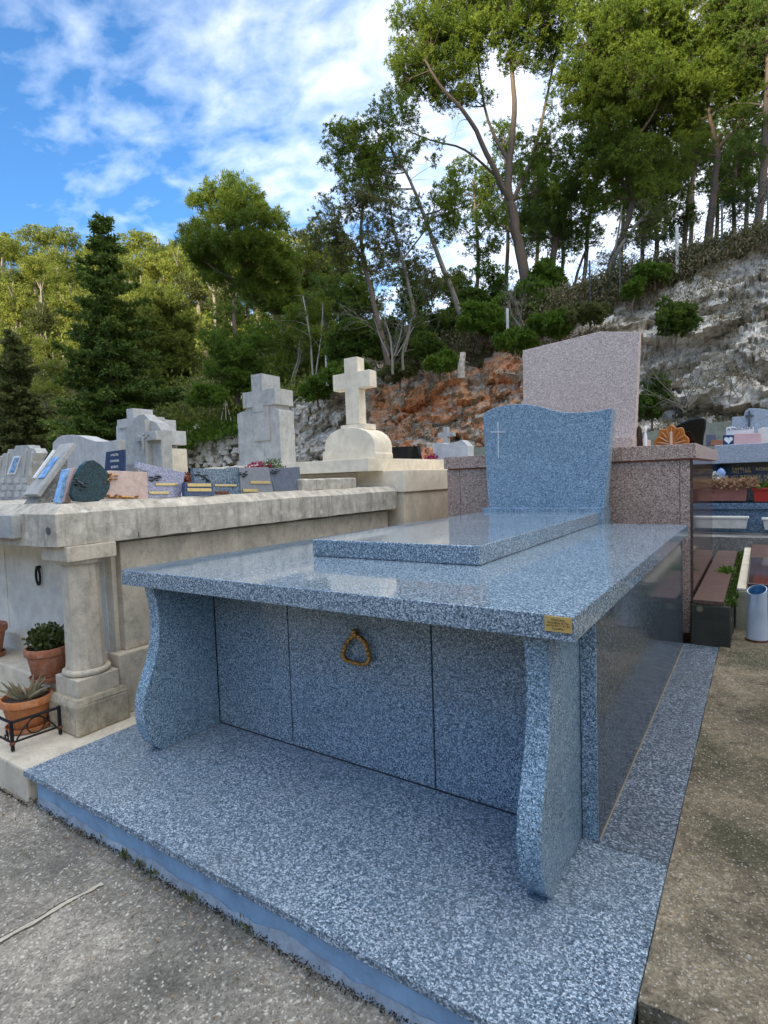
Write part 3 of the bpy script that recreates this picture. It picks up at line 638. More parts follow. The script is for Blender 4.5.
# second pot on the shelf
c=at(49,679,z=.402);c[2]=.406
D2_=float(np.dot(c-EYE,R[:,2]));r2=.5*40*D2_/F*.95;h2=33*D2_/F
t=pot(c,r2,h2,M_terra,'brown terracotta pot with a dark bushy succulent, beside the corner column')
n=900;q=rdir(n)*(rng.random((n,1))**.4)*[r2*.95,r2*.95,.085]+np.array(c)+[0,0,h2+.045];q[:,2]=np.maximum(q[:,2],c[2]+h2*.9)
leaf_mesh('succulent',q,rdir(n)+[0,0,.7],rdir(n),.028,.020,LM_jade,t)
# third pot at the left edge
c=at(-14,657,z=.402);c[2]=.406
t=pot(c,r2*1.15,h2*1.1,M_terra,'terracotta pot cut by the left edge of the picture, on the marble shelf')
# iron rail rack
rk=thing('iron_rail',at(38,740,z=.165),'low black wrought iron rail with curled rings guarding the aloe pot','iron rail')
a=at(13,751,z=.165);b=at(60.5,734,z=.165);H=.155;a[2]=b[2]=.165
e=at(-22,733,z=.165);e[2]=.165
up=np.array([0,0,1.])
for q in (a,b): MB().box(q[0]-.008,q[0]+.008,q[1]-.008,q[1]+.008,.165,.165+H+.01).build('post',M_iron,rk,bevel=.002)
MB().tube([a+up*H,b+up*H],.008,6).build('top_bar',M_iron,rk);MB().tube([a+up*.045,b+up*.045],.006,6).build('lower_bar',M_iron,rk)
MB().tube([a+up*H,e+up*H],.008,6).build('top_bar',M_iron,rk);MB().tube([a+up*.045,e+up*.045],.006,6).build('lower_bar',M_iron,rk)
dv=(b-a)/np.linalg.norm(b-a);m=(a+b)/2+up*(H*.5+.025);W=np.linalg.norm(b-a)
MB().tube([a+dv*.02+up*(.05)+dv*(W-.04)*s+up*(H-.06)*math.sin(math.pi*s) for s in np.linspace(0,1,14)],.0045,6).build('arch',M_iron,rk)
MB().tube([m+dv*.045*math.cos(t_)+up*.045*math.sin(t_) for t_ in np.linspace(0,6.283,20,endpoint=False)],.004,6,closed=True).build('curled_ring',M_iron,rk)
for q in (b,a): MB().lathe([(0,-.014),(.013,-.006),(.015,0),(.013,.006),(0,.014)],q+up*.04,10).build('rusty_knob',M_rust,rk,smooth=True)
dv2=(e-a)/np.linalg.norm(e-a);MB().tube([a+dv2*(.03+.025*t_/6.28*math.cos(t_)+.03)+up*(.07+.03*math.sin(t_)) for t_ in np.linspace(0,6.283,16)],.0045,6).build('curled_ring',M_iron,rk)
# flowers on/behind the left tomb
def flower_clump(c,r,hh,n,mat,name,ls,ws,parent=None,loc=None):
    q=rdir(n)*(rng.random((n,1))**.45)*np.array([r,r,hh])+np.array(c)+[0,0,hh*.9]
    return leaf_mesh(name,q,rdir(n)+[0,0,.8],rdir(n),ls,ws,mat,parent,loc)
c=at(262,470,x=-3.75);c[2]=ZT
t=thing('flower_pot',c,'crimson heather in a small pot behind the grey plaque, before the tall grey cross','flower pot')
MB().lathe([(.045,0),(.06,.09),(.065,.10),(.055,.10)],c,20).build('pot_body',M_terra,t,smooth=True)
flower_clump(c+[-.02,0,.10],.17,.085,420,LM_pinkf,'heather',.035,.022,t);flower_clump(c+[.06,.08,.12],.12,.09,260,LM_grey,'leaves',.045,.014,t)
c=at(190,476,x=-3.75);c[2]=ZT
t=thing('flower_pot',c,'dried rust brown flowers in a squat pot behind the lilac plaque','flower pot')
MB().lathe([(.05,0),(.07,.07),(.075,.08),(.065,.08)],c,20).build('pot_body',M_terra,t,smooth=True)
flower_clump(c+[0,0,.07],.17,.05,380,LM_brownf,'dried_flowers',.04,.028,t)
c=at(202,470,y=6.0);c[2]=1.5
t=thing('plant',c,'bright green leafy plant between the headstone group and the tall grey cross','plant')
n=160;d=rdir(n)+[0,0,.9]
leaf_mesh('foliage',np.tile(c,(n,1))+rng.normal(size=(n,3))*[.14,.1,.02]+[0,0,.04],d,rdir(n),rng.uniform(.12,.3,n),.03,LM_green,t)
# ================================================================ SMALL TOMBS FAR BEHIND
by=9.5
a=at(386,470,y=by);b=at(500,470,y=by)
tag(rough_up(MB().box(a[0]-.4,b[0]+.6,by-.3,by+2.4,0,at(440,463,y=by-.3)[2]).build('tomb_base',S_gc2,None,bevel=.01,loc=(a[0]+1,by+1,0)),.01,4,.3),'pale cement tomb far behind the white cross tomb, carrying a black plaque','tomb')
tag(slabthing('memorial_plaque','black polished plaque standing behind the dome of the white cross tomb','plaque',[(392,464),(389,452),(391,447),(417,446),(420.5,462)],by+.0,.1,M_black,bevel=.004))
g=slabthing('double_headstone','low grey double headstone with winged ends, left of the pink granite wall','headstone',[(436,468),(432,443.5),(440,442.5),(447,444),(452,443),(462,440),(468,446),(468,468)],by+.1,.25,S_gc2,amp=.005)
ob=cross_from_px('stone_cross',(437.5,443,447,453),(427,432.5,436.5,447),by+.6,.12,S_gc,None,loc=(-4,by+.6,1.6));tag(ob,'small grey stone cross behind the low double headstone','cross')
q=at(434,461,y=by-.15);o_=flower_clump(q+[-.05,0,-.05],.14,.08,120,LM_pinkf,'flower_bunch',.06,.05,None,q);tag(o_,'small red flower bunch at the foot of the low double headstone','flowers')
# ================================================================ ON TOP OF THE PINK TOMB
q=at(672,441,y=5.75);zc=cz1
t=thing('flower_plaque',(q[0],5.75,zc),'amber glazed ceramic plaque shaped like an open flower, on the pink granite cap','plaque')
a_=at(656,441,y=5.7);b_=at(689.5,441,y=5.7);W=(b_[0]-a_[0]);HH=at(672,426,y=5.7)[2]-zc
pts=[]
for i in range(40):
    th=math.pi*i/39;rr=1+.07*math.sin(th*9)
    pts.append((q[0]+W/2*math.cos(th)*rr,5.7,zc+HH*math.sin(th)**.75*rr*(1 if i not in (0,39) else 1)))
fix(MB().prism(pts,(0,.05,0)).build('glazed_body',M_amber,t,bevel=.012,smooth=True))
k=MB()
for i in range(9):
    th=math.pi*(i+.5)/9;k.tube([(q[0],5.695,zc+.02),(q[0]+W*.25*math.cos(th),5.69,zc+.02+HH*.5*math.sin(th)),(q[0]+W*.44*math.cos(th),5.695,zc+.02+HH*.82*math.sin(th))],[.006,.010,.004],6)
k.build('petal_ribs',M_amber,t,smooth=True)
MB().box(q[0]-.010,q[0]+.012,5.672,5.69,zc,zc+HH*.72).build('candle_stub',simple('pale_wax',(.62,.45,.33),.5),t,bevel=.004)
bp=[(671,441),(672,428),(680,423),(690,419),(700,417),(705,417.5),(706.5,420),(706,428),(704,436),(703,441)]
o=outline(bp,dict(y=6.05));dz0=o[0][2]-zc
o=[p-np.array([0,0,min(0,0)+ (dz0 if i in (0,len(o)-1) else 0)]) for i,p in enumerate(o)];o[-1][2]=zc
tag(fix(MB().prism(o,(0,.07,0)).build('heart_plaque',M_black,None,bevel=.012,loc=(q[0]+.2,6.05,zc))),'black polished leaf shaped plaque behind the amber flower plaque','plaque')
q=at(643,441,y=5.62);t=thing('statuette',(q[0]-.02,5.62,zc),'small white and brown statuette at the right foot of the pale pink headstone','statuette')
zz=at(643,423,y=5.62)[2]-zc
MB().lathe([(.018,0),(.020,.01),(.014,.03),(.017,zz*.35),(.012,zz*.55),(.007,zz*.62),(.012,zz*.72),(.010,zz*.82),(.002,zz*.88)],(q[0]+.02,5.62,zc),16).build('white_figure',M_white,t,smooth=True)
MB().lathe([(.03,0),(.032,.02),(.028,zz*.5),(.02,zz*.8),(.002,zz*.92)],(q[0]-.035,5.64,zc),14).build('brown_figure',M_soil,t,smooth=True)
# ================================================================ RIGHT SIDE: WALKWAY, GRAVE SLABS, DARK BLUE TOMB
wk=MB().box(-.262,6.0,1.50,5.62,-.05,.174).build('concrete_walkway',C_walk,None);rough_up(wk,.006,5,.12);tag(wk,kind='structure')
w_=thing('grave_kerb',(-.35,5.5,0),'low dark mossy concrete block wall carrying a narrow worn brown granite slab, behind the blue step','grave')
rough_up(MB().box(bxr+.002,-.19,4.972,8.2,0,.487).build('kerb_block',S_rough,w_,bevel=.01),.012,7,.08)
MB().box(bxr+.012,-.235,4.975,6.35,.49,.525).build('granite_slab',G_rust,w_,bevel=.003);MB().box(bxr+.012,-.235,6.353,8.1,.49,.524).build('granite_slab',G_rust,w_,bevel=.003)
w2=thing('grave_kerb',(.6,6.5,0),'grey concrete block carrying a wide dark brown granite slab, behind the white vase','grave')
rough_up(MB().box(-.178,2.6,5.60,8.6,0,.50).build('kerb_block',S_lowwall,w2,bevel=.01),.010,7,.1)
MB().box(-.168,-.10,5.61,8.5,.502,.522).build('mortar_edge',S_wall,w2,bevel=.004)
MB().box(-.09,2.5,5.65,7.3,.503,.56).build('granite_slab',G_brown,w2,bevel=.004);MB().box(-.09,2.5,7.303,8.55,.503,.559).build('granite_slab',G_rust,w2,bevel=.004)
# moss and weeds between the two slabs
n=1500;q=np.stack([rng.uniform(-.225,-.165,n),rng.uniform(4.99,8.2,n),rng.uniform(.47,.50,n)],1)
o_=leaf_mesh('moss',q,rdir(n)+[0,0,1],rdir(n),.03,.02,leaf_mat('moss_leaf',(.03,.06,.01),(.09,.14,.02)),None,(-.2,6,.5));tag(o_,kind='stuff')
q=at(726,572,z=.52);n=90;o_=leaf_mesh('weed',q+rng.normal(size=(n,3))*[.025,.05,.008],rdir(n)+[0,0,.8],rdir(n),.06,.035,LM_green,None,q);tag(o_,'bright green weed growing from the gap between the two brown slabs','weed')
# white vase
c=at(757,640,z=.174);c[2]=.174
hv=at(757,586,y=c[1])[2]-.174;rv=.5*(at(768.5,620,y=c[1])[0]-at(746,620,y=c[1])[0])
vz=thing('vase',c,'white bluish glazed zinc vase with a slanted open top, standing on the concrete walkway','vase')
mb=MB();n=32;vs=[]
for s,z in ((1.05,0),(1.0,.03),(.93,hv*.5),(.88,hv*.86)):
    vs+=[(c[0]+rv*s*math.cos(t_),c[1]+rv*s*math.sin(t_),c[2]+z) for t_ in np.linspace(0,6.2832,n,endpoint=False)]
vs+=[(c[0]+rv*.9*math.cos(t_),c[1]+rv*.9*math.sin(t_),c[2]+hv*(.93+.07*math.sin(t_+.4))) for t_ in np.linspace(0,6.2832,n,endpoint=False)]
vs+=[(c[0]+rv*.82*math.cos(t_),c[1]+rv*.82*math.sin(t_),c[2]+hv*(.93+.07*math.sin(t_+.4))) for t_ in np.linspace(0,6.2832,n,endpoint=False)]
vs+=[(c[0]+rv*.8*math.cos(t_),c[1]+rv*.8*math.sin(t_),c[2]+hv*.55) for t_ in np.linspace(0,6.2832,n,endpoint=False)]
fs=[(i*n+j,i*n+(j+1)%n,(i+1)*n+(j+1)%n,(i+1)*n+j) for i in range(6) for j in range(n)]+[tuple(range(n-1,-1,-1)),tuple(6*n+j for j in range(n))]
mi=[0]*(5*n)+[1]*n+[0,1]
me=mb.add(vs,fs);mb.m=mi;mb.build('vase_body',[M_vase,M_vasei],vz,smooth=True)
mb=MB();mb.lathe([(rv*1.07,0),(rv*1.09,.006),(rv*1.07,.014),(rv*1.0,.014)],c,32);mb.build('rusty_foot',M_rust,vz,smooth=True)
# gravel strip and blue tomb
GYy=8.9
tag(MB().box(-1.5,7,8.61,9.3,0,at(730,537,y=8.61)[2]).build('grave_surround',C_gravel,None,bevel=.006,loc=(1,9,0)),'grey gravel faced step in front of the dark blue granite tomb','step')
BT=thing('granite_tomb',(1.5,10,0),'dark blue granite tomb with gold lettering under a pale cap slab, right edge','tomb')
Y0=9.2
zA=at(740,530,y=Y0)[2];zB=at(740,503,y=Y0)[2];zC=at(740,463,y=Y0+.35)[2];zD=at(740,444,y=Y0+.2)[2]
xl=-1.0
MB().box(xl,6,Y0,12,zA-.3,zB-.09).build('lower_face',G_navy2,BT,bevel=.004)
MB().box(xl,6,Y0-.03,12,zB-.088,zB).build('shelf_slab',G_navy2,BT,bevel=.004)
tb=MB().box(xl,6,Y0+.35,12,zB+.001,zC).build('name_face',G_navy,BT)
zE=zD
MB().box(at(716,455,y=Y0+.2)[0]-.02,6,Y0+.2,12,zC+.001,zE).build('cap_slab',G_grey,BT,bevel=.008)
for i,(s,xx,yy_,sz) in enumerate((('ICI REPOSE NOTRE FAMILLE BIEN AIMEE',731,477.5,.075),('REGRETS ETERNELS',749,480.8,.065),('A NOS CHERS PARENTS',753,484,.065),('FAMILLE',741,469,.06),('1921 - 1994',741,472,.05),('ROBERT',765,469,.06))):
    q=at(xx,yy_,y=Y0+.347);text(s,sz,q,(1,0,0),(0,0,1),M_gold,parent=tb,depth=.001,align='CENTER' if i else 'LEFT')
# planters
def trough(x0,x1,yt,yb,y,dep,mat,label,grow=None,name='planter'):
    a=at(x0,yt,y=y);b=at(x1,yb,y=y)
    t=thing(name,((a[0]+b[0])/2,y+dep/2,b[2]),label,'planter')
    mb=MB();i=.03
    X0,X1,Z0,Z1=a[0],b[0],b[2],a[2]
    mb.prism([(X0+i,y+i*.6,Z0),(X1-i,y+i*.6,Z0),(X1-.006,y+.005,Z1-.03),(X0+.006,y+.005,Z1-.03)],(0,dep-.03,0));fix(mb.build('trough_body',mat,t,bevel=.006))
    MB().box(X0-.004,X1+.004,y-.008,y+dep,Z1-.03,Z1).build('trough_rim',mat,t,bevel=.006)
    return t,(X0,X1,Z1)
t,(X0,X1,Z1)=trough(709,748.5,485,501,Y0-.02+.0,.22,M_boxp,'brown trough planter full of dry tan succulents on the blue shelf')
n=1100;q=np.stack([rng.uniform(X0-.18,X1+.10,n),rng.uniform(Y0-.08,Y0+.2,n),Z1-.05+rng.random(n)*.11],1)
leaf_mesh('dry_succulents',q,rdir(n)+[0,-.2,.6],rdir(n),.055,.034,LM_tan,t)
t,(X0,X1,Z1)=trough(752,790,488,502,Y0-.02,.22,M_red,'red trough planter with a small green plant at the right edge')
n=140;leaf_mesh('green_plant',np.array([X0+.12,Y0+.1,Z1])+rng.normal(size=(n,3))*[.10,.05,.02],rdir(n)+[0,0,1],rdir(n),.07,.04,LM_green,t)
zz=at(730,529.5,y=Y0-.25)[2]
t,(X0,X1,Z1)=trough(706,748.5,516.5,529.0,Y0-.30,.16,M_plast,'empty white plastic trough on the gravel step under the blue tomb')
t,(X0,X1,Z1)=trough(762,800,518,530.5,Y0-.30,.16,M_plast,'second empty white trough cut by the right edge of the picture')
q=at(717,487,y=Y0+.12);t=thing('flower_bouquet',q,'white flower bouquet with a blue ribbon bird, left end of the blue shelf','flowers')
n=330;c=at(716,481,y=Y0+.12);leaf_mesh('white_blooms',c+rdir(n)*rng.random((n,1))**.4*[.16,.10,.13],rdir(n),rdir(n),.055,.05,LM_whitef,t)
n=120;leaf_mesh('stems',c+rng.normal(size=(n,3))*[.07,.05,.05]-[0,0,.12],rdir(n)+[0,0,1],rdir(n),.10,.02,LM_green,t)
qq=at(721,473,y=Y0+.1);MB().lathe([(0,-.09),(.03,-.05),(.045,0),(.025,.05),(0,.07)],qq,12,sx=1.3,sy=.5).build('blue_bird',simple('sky_blue_paint',(.30,.42,.68),.5),t,smooth=True)
# plaques on the blue tomb's cap
YP=Y0+.35
tt=zE
def capplaque(label,pts,mat,y,dep=.04,name='memorial_plaque',cat='plaque',group='plaques on the blue tomb cap'):
    o=outline(pts,dict(y=y));m0=min(p[2] for p in o)
    for p in o:
        if p[2]<m0+.04: p[2]=zE
    ob=fix(MB().prism(o,(0,dep,0)).build(name,mat,None,bevel=.005,loc=(np.mean([p[0] for p in o]),y,zE)));ORG[ob.name]=np.array(ob.location);return tag(ob,label,cat,group)
capplaque('pink stone plaque in the middle of the blue tomb cap',[(734,445),(734,433.5),(761.5,433),(761.5,445)],M_pinkp,YP,.08)
h_=capplaque('navy plaque with a pale heart, left of the pink stone plaque',[(722.5,445),(723,435),(734,435),(733.5,445)],M_navyp,YP+.02)
hc=at(728.5,440,y=YP+.018);k=[]
for t_ in np.linspace(0,2*math.pi,24,endpoint=False):
    k.append(hc+np.array([.055*math.sin(t_)**3,0,.0035*(13*math.cos(t_)-5*math.cos(2*t_)-2*math.cos(3*t_)-math.cos(4*t_))]))
fix(MB().prism(k,(0,-.006,0)).build('heart',M_white,h_))
b_=capplaque('white open book plaque behind the pink stone plaque',[(726,440),(726,427.5),(732,426.5),(740,428.5),(748,427),(754,427.5),(754,440)],M_white,YP+.16)
w_=at(740,433,y=YP+.155);text('A MON PAPA',.052,w_+[0,0,.06],(1,0,0),(0,0,1),M_navyp,parent=b_,depth=.001)
capplaque('small dark plaque with pale lines at the left end of the blue tomb cap',[(706,444),(706,434.5),(716,434),(717,444)],M_slate,YP+.05)
capplaque('white marbled plaque at the right edge of the blue tomb cap',[(758,436),(758,429),(764,427),(775,428),(775,443),(762,443)],S_panel,YP+.12)
capplaque('low brown ceramic piece beside the dark plaque on the blue tomb cap',[(710,445),(711,440),(722,440),(723,445)],M_terra,YP-.02)
hs=slabthing('headstone','pale blue grey headstone with a slim dark cross on the far right tomb','headstone',[(732,452),(732,417),(744,416.5),(745,411),(749,408.3),(760,408.5),(790,414),(790,452)],YP+.5,.15,G_grey)
ORG[hs.name]=np.array(hs.location)
cross_from_px('dark_cross',(745.5,748,750.2,753.5),(411,414.8,416.4,426.5),YP+.47,.03,M_lead,hs,bev=0,amp=0)
# low rendered wall at the foot of the cliff
wl=MB();P=[(330,13.2),(430,12.6),(540,12.2),(660,12.0),(800,11.6),(1000,11.0)]

nb_=thing('granite_tomb',(1.9,2.6,0),'tall brown granite tomb beside the walkway, outside the picture on the right','tomb')
MB().box(.50,3.0,.6,5.0,-.02,1.05).build('body',G_brown,nb_,bevel=.004)
MB().box(.44,3.07,.55,5.05,1.05,1.13).build('cap_slab',G_pink,nb_,bevel=.004)
MB().box(.95,2.8,4.4,4.6,1.13,2.1).build('headstone',G_pinkl,nb_,bevel=.01)
# ================================================================ TERRAIN
def sm(a): return a
def interp(u,xs,vs): return float(np.interp(u,xs,vs))
U_=[-1500,-400,0,100,170,250,330,400,440,500,560,600,640,700,768,900,1300,2300]
Df=[60,40,38,36,30,26,22,20,19,18,17,16.5,16,15,14,12,9,8]
yf=[470]*18
yc=[462,452,448,442,432,418,388,374,366,352,335,318,300,276,252,200,60,-400]
yr=[270,265,276,284,298,318,330,335,328,315,296,284,270,252,233,170,30,-600]
Dr=[110,100,95,90,80,62,38,24,22.5,21,20,19.5,19,18.5,17.5,16,13,11]
def hz(u,D):
    q=at(u,480,d=D);return q
def zrow(u,y,D):return at(u,y,d=D)[2]
cols=np.concatenate([np.linspace(-1500,-60,40,endpoint=False),np.linspace(-60,860,640),np.linspace(866,2300,50)])
rows=[]
def fr(p,s,o=4): return mn.fractal(Vector(p)*s,1.0,2.0,o)
def rock_disp(p):
    """blocky fractured relief"""
    v=Vector(p)
    w=Vector((v.x*.9+.35*fr(v,.8),v.y*.9,v.z*1.5+.35*fr(v+Vector((9,1,2)),.8)))
    out=.10*fr(v,1.6)+.03*fr(v,5,3);blk=0
    for k,(s_,a_) in enumerate(((.62,.75),(1.7,.30),(4.6,.12))):
        q=Matrix.Rotation(.35+.3*k,3,'Y')@Vector((w.x*.75,w.y*.75,w.z*1.15))*s_
        d,pt=mn.voronoi(q);c=pt[0];h=mn.cell_vector(c*7.31);dl=q-c
        out+=a_*((h.x-.5)*1.5+dl.x*(h.y-.5)*2.0+dl.z*(h.z-.6)*2.0-.18*max(0,.16-(d[1]-d[0]))/.16)
        blk+=(.25,.35,.4)[k]*h.y
    BLK.append(blk);return out
grid=[];BLK=[];blkv={}
NC=72
prof_rows=[('z',-.3,-1.0)]
for u in cols:
    a=[interp(u,U_,t) for t in (Df,yf,yc,yr,Dr)]
    D0,y0_,y1_,y2_,D2=a
    run=interp(u,[0,250,400,560,640,768,900],[2,2,2.2,2.5,3.0,3.4,3.5])
    D1=D0+run
    col=[]
    q=at(u,480,d=D0-2.5);col.append(np.array([q[0],q[1],-.3]))
    q=at(u,480,d=D0-.6);col.append(np.array([q[0],q[1],.2]))
    y1_+=11*fr((u*.02,0,0),1.0,5)*(1 if u>250 else .3)
    zt=zrow(u,y1_,D1)
    for i in range(NC):
        t=i/(NC-1);D=D0+run*t**1.15
        q=at(u,480,d=D);z=.3+(zt-.3)*t
        p=np.array([q[0],q[1],z])
        if 0<i and -60<u<880:
            fade=min(1,(1-t)*6+.15)
            k=rock_disp(p)*.72*fade;blkv[(len(grid),len(col))]=BLK[-1]
            dr=np.array([-q[0],-q[1],0])/np.linalg.norm(q[:2])
            p=p+dr*(k)+np.array([0,0,.15*k])
        col.append(p)
    zr=zrow(u,y2_,D2)
    for i in range(1,31):
        t=i/30;D=D1+(D2-D1)*t;q=at(u,480,d=D);z=zt+(zr-zt)*t+ .12*fr((q[0],q[1],0),.5)*min(1,3*t)*(1+D/25)
        col.append(np.array([q[0],q[1],z]))
    for D,dz in ((D2+3,-.8),(D2+15,-2.5),(D2+60,-12),(D2+250,-40)):
        q=at(u,480,d=D);col.append(np.array([q[0],q[1],max(zr+dz,.2)]))
    grid.append(col)
nr=len(grid[0]);G=np.array(grid)
vs=G.reshape(-1,3);nc=len(cols)
fs=[];mi=[]
for i in range(nc-1):
    for j in range(nr-1):
        fs.append((i*nr+j,(i+1)*nr+j,(i+1)*nr+j+1,i*nr+j+1))
k1=2+NC
# materials
m,nt,b=new_mat('fractured_limestone');v=coords(nt);b.inputs['Roughness'].default_value=.85;b.inputs['Specular IOR Level'].default_value=.2
wv=N(nt,'ShaderNodeVectorMath',operation='ADD');nn=N(nt,'ShaderNodeTexNoise');nn.inputs['Scale'].default_value=1.3;nn.inputs['Detail'].default_value=5;L(nt,v,nn.inputs['Vector'])
sc=N(nt,'ShaderNodeVectorMath',operation='SCALE');sc.inputs['Scale'].default_value=.55;L(nt,nn.outputs['Color'],sc.inputs[0]);L(nt,v,wv.inputs[0]);L(nt,sc.outputs[0],wv.inputs[1])
mp=N(nt,'ShaderNodeMapping');mp.inputs['Scale'].default_value=(1,1,1.9);mp.inputs['Rotation'].default_value=(.25,.2,0);L(nt,wv.outputs[0],mp.inputs['Vector'])
W=mp.outputs['Vector']
n1=noise(nt,W,2.2,9,.68,.2)
c=ramp(nt,n1,[(.28,(.16,.14,.11)),(.37,(.46,.40,.32)),(.48,(.68,.62,.52)),(.62,(.78,.76,.70))])
vb=voro(nt,W,3.4);sp=N(nt,'ShaderNodeSeparateColor');L(nt,vb,sp.inputs[0])
c=mix(nt,.55,c,ramp(nt,sp.outputs[0],[(0,(.20,.19,.17)),(.5,(.48,.44,.37)),(1,(.78,.75,.68))]),'MIX')
# iron staining: strongest on the middle stretch of the face
sx_=N(nt,'ShaderNodeSeparateXYZ');L(nt,v,sx_.inputs[0])
no=noise(nt,v,.7,8,.75,.5)
cen=at(440,400,d=20);st_=N(nt,'ShaderNodeVectorMath',operation='DISTANCE');L(nt,v,st_.inputs[0]);st_.inputs[1].default_value=tuple(cen)
mr=N(nt,'ShaderNodeMapRange');L(nt,st_.outputs['Value'],mr.inputs[0]);mr.inputs[1].default_value=1.5;mr.inputs[2].default_value=6.5;mr.inputs[3].default_value=.24;mr.inputs[4].default_value=-.08
ad=N(nt,'ShaderNodeMath',operation='ADD');L(nt,no,ad.inputs[0]);L(nt,mr.outputs[0],ad.inputs[1])
om=ramp(nt,ad.outputs[0],[(.575,0),(.64,.88)])
on=noise(nt,W,5,7,.7);oc=ramp(nt,on,[(.35,(.52,.22,.10)),(.5,(.88,.38,.15)),(.66,(.90,.66,.45))])
ba=N(nt,'ShaderNodeAttribute',attribute_name='block');c=mix(nt,.6,c,ramp(nt,ba.outputs['Fac'],[(.28,(.60,.54,.45)),(.5,(1.05,1.0,.92)),(.7,(1.45,1.42,1.36))]),'MULTIPLY')
om=mix(nt,1,om,ramp(nt,ba.outputs['Fac'],[(.38,.1),(.52,1)]),'MULTIPLY')
c=mix(nt,om,c,oc)
cr_=N(nt,'ShaderNodeTexVoronoi',feature='DISTANCE_TO_EDGE');cr_.inputs['Scale'].default_value=2.6;L(nt,W,cr_.inputs['Vector'])
ck=ramp(nt,cr_.outputs['Distance'],[(.0,.85),(.05,0)]);ckn=noise(nt,v,1.7,4);ck=mix(nt,1,ck,ramp(nt,ckn,[(.46,0),(.60,1)]),'MULTIPLY');c=mix(nt,ck,c,(.05,.042,.03))
cr2=N(nt,'ShaderNodeTexVoronoi',feature='DISTANCE_TO_EDGE');cr2.inputs['Scale'].default_value=7;L(nt,W,cr2.inputs['Vector'])
ck2=mix(nt,1,ramp(nt,cr2.outputs['Distance'],[(.0,.8),(.06,0)]),ramp(nt,noise(nt,v,3.1,4),[(.50,0),(.62,1)]),'MULTIPLY');c=mix(nt,ck2,c,(.06,.05,.04))
ng=noise(nt,v,1.1,7,.7,.4);c=mix(nt,ramp(nt,ng,[(.54,0),(.62,.85)]),c,(.10,.085,.045))
L(nt,c,b.inputs['Base Color'])
bh=N(nt,'ShaderNodeMath',operation='MULTIPLY_ADD');L(nt,cr_.outputs['Distance'],bh.inputs[0]);bh.inputs[1].default_value=.8;L(nt,n1,bh.inputs[2])
bump(nt,b,bh.outputs[0],.5,.08);M_rock=m
m,nt,b=new_mat('scrubby_slope');v=coords(nt);b.inputs['Roughness'].default_value=.95;b.inputs['Specular IOR Level'].default_value=.1
n1=noise(nt,v,.35,8,.7,.4);c=ramp(nt,n1,[(.32,(.045,.055,.02)),(.45,(.10,.095,.045)),(.56,(.17,.14,.08)),(.68,(.34,.28,.21))])
n2=noise(nt,v,6,7,.75);c=mix(nt,ramp(nt,n2,[(.45,0),(.7,.7)]),c,(.04,.045,.02))
L(nt,c,b.inputs['Base Color']);bump(nt,b,n2,1,.12);M_slope=m
me=bpy.data.meshes.new('hillside');me.from_pydata(vs.tolist(),[],fs)
me.materials.append(M_slope);me.materials.append(M_rock)
ab=me.attributes.new('block','FLOAT','POINT');bv_=np.full(len(vs),.5,dtype=np.float32)
for (i,j),b_ in blkv.items(): bv_[i*nr+j]=b_
ab.data.foreach_set('value',bv_)
mi=np.zeros(len(fs),dtype=np.int32)
for i in range(nc-1):
    for j in range(nr-1):
        if 2<=j<k1-1+12*fr((cols[i]*.03,j*.12,4),1.0,4)+(6 if cols[i]>560 else 0) and cols[i]>175: 
            mi[i*(nr-1)+j]=1
me.polygons.foreach_set('material_index',mi);me.polygons.foreach_set('use_smooth',[bool(x==0) for x in mi])
hill=bpy.data.objects.new('hillside',me);COL.objects.link(hill);fix(hill);tag(hill,kind='structure')
# ground
gm=MB();gm.add([(-600,-600,0),(600,-600,0),(600,900,0),(-600,900,0)],[(0,1,2,3)]);g=gm.build('ground',C_pave);g.location.z=-.004;tag(g,kind='structure')
# near paving with a little relief
nx,ny=150,60;X=np.linspace(-5.5,.8,nx);Yv=np.linspace(-.9,1.40,ny)
V=[];Fc=[]
for i,x in enumerate(X):
    for j,y in enumerate(Yv):
        z=.006*fr((x,y,0),3)+.004*fr((x,y,3),14)
        lump=max(0,(y-1.17)/.10);
        z+=.010*min(1,max(0,fr((x,y,5),7)+.45))*min(1,lump)
        if y>1.235: z-=.05
        V.append((x,y,z))
for i in range(nx-1):
    for j in range(ny-1): Fc.append((i*ny+j,(i+1)*ny+j,(i+1)*ny+j+1,i*ny+j+1))
pv=MB();pv.add(V,Fc);o=pv.build('paving',C_pave,smooth=True);o.location.z+=.006;tag(o,kind='structure')
# pale mortar joint across the paving
a=at(-10,950,z=0);b_=at(50,915,z=0);c_=at(105,886,z=0)
mb=MB();P=[a+(b_-a)*s for s in np.linspace(0,1,40,endpoint=False)]+[b_+(c_-b_)*s for s in np.linspace(0,1,40)];P=[p+np.array([.010*fr(p,5),.014*fr(p+9,4),0]) for p in P]
d=(c_-a)/np.linalg.norm(c_-a);nrm=np.array([-d[1],d[0],0])
lo=[];hi=[]
for i,p in enumerate(P):
    w=.0085+.005*fr(p,14)+.004*fr(p,45);lo.append(p-nrm*w);hi.append(p+nrm*w)
zz=.0125
mb.add([(q[0],q[1],zz+.004*fr((q[0],q[1],0),3)) for q in lo+hi],[(i,i+1,i+1+len(lo),i+len(lo)) for i in range(len(lo)-1)])
tag(mb.build('mortar_joint',stone('pale_mortar',(.52,.48,.38),(.3,.28,.22),.4,streak=False)),kind='structure')
mb=MB();k=len(lo)
hi2=[p+nrm*(.016+.004*fr(p,9)) for p in P]
mb.add([(q[0],q[1],zz-.001) for q in hi+hi2],[(i,i+1,i+1+k,i+k) for i in range(k-1)]);tag(mb.build('paving_crack',M_soil),kind='structure')
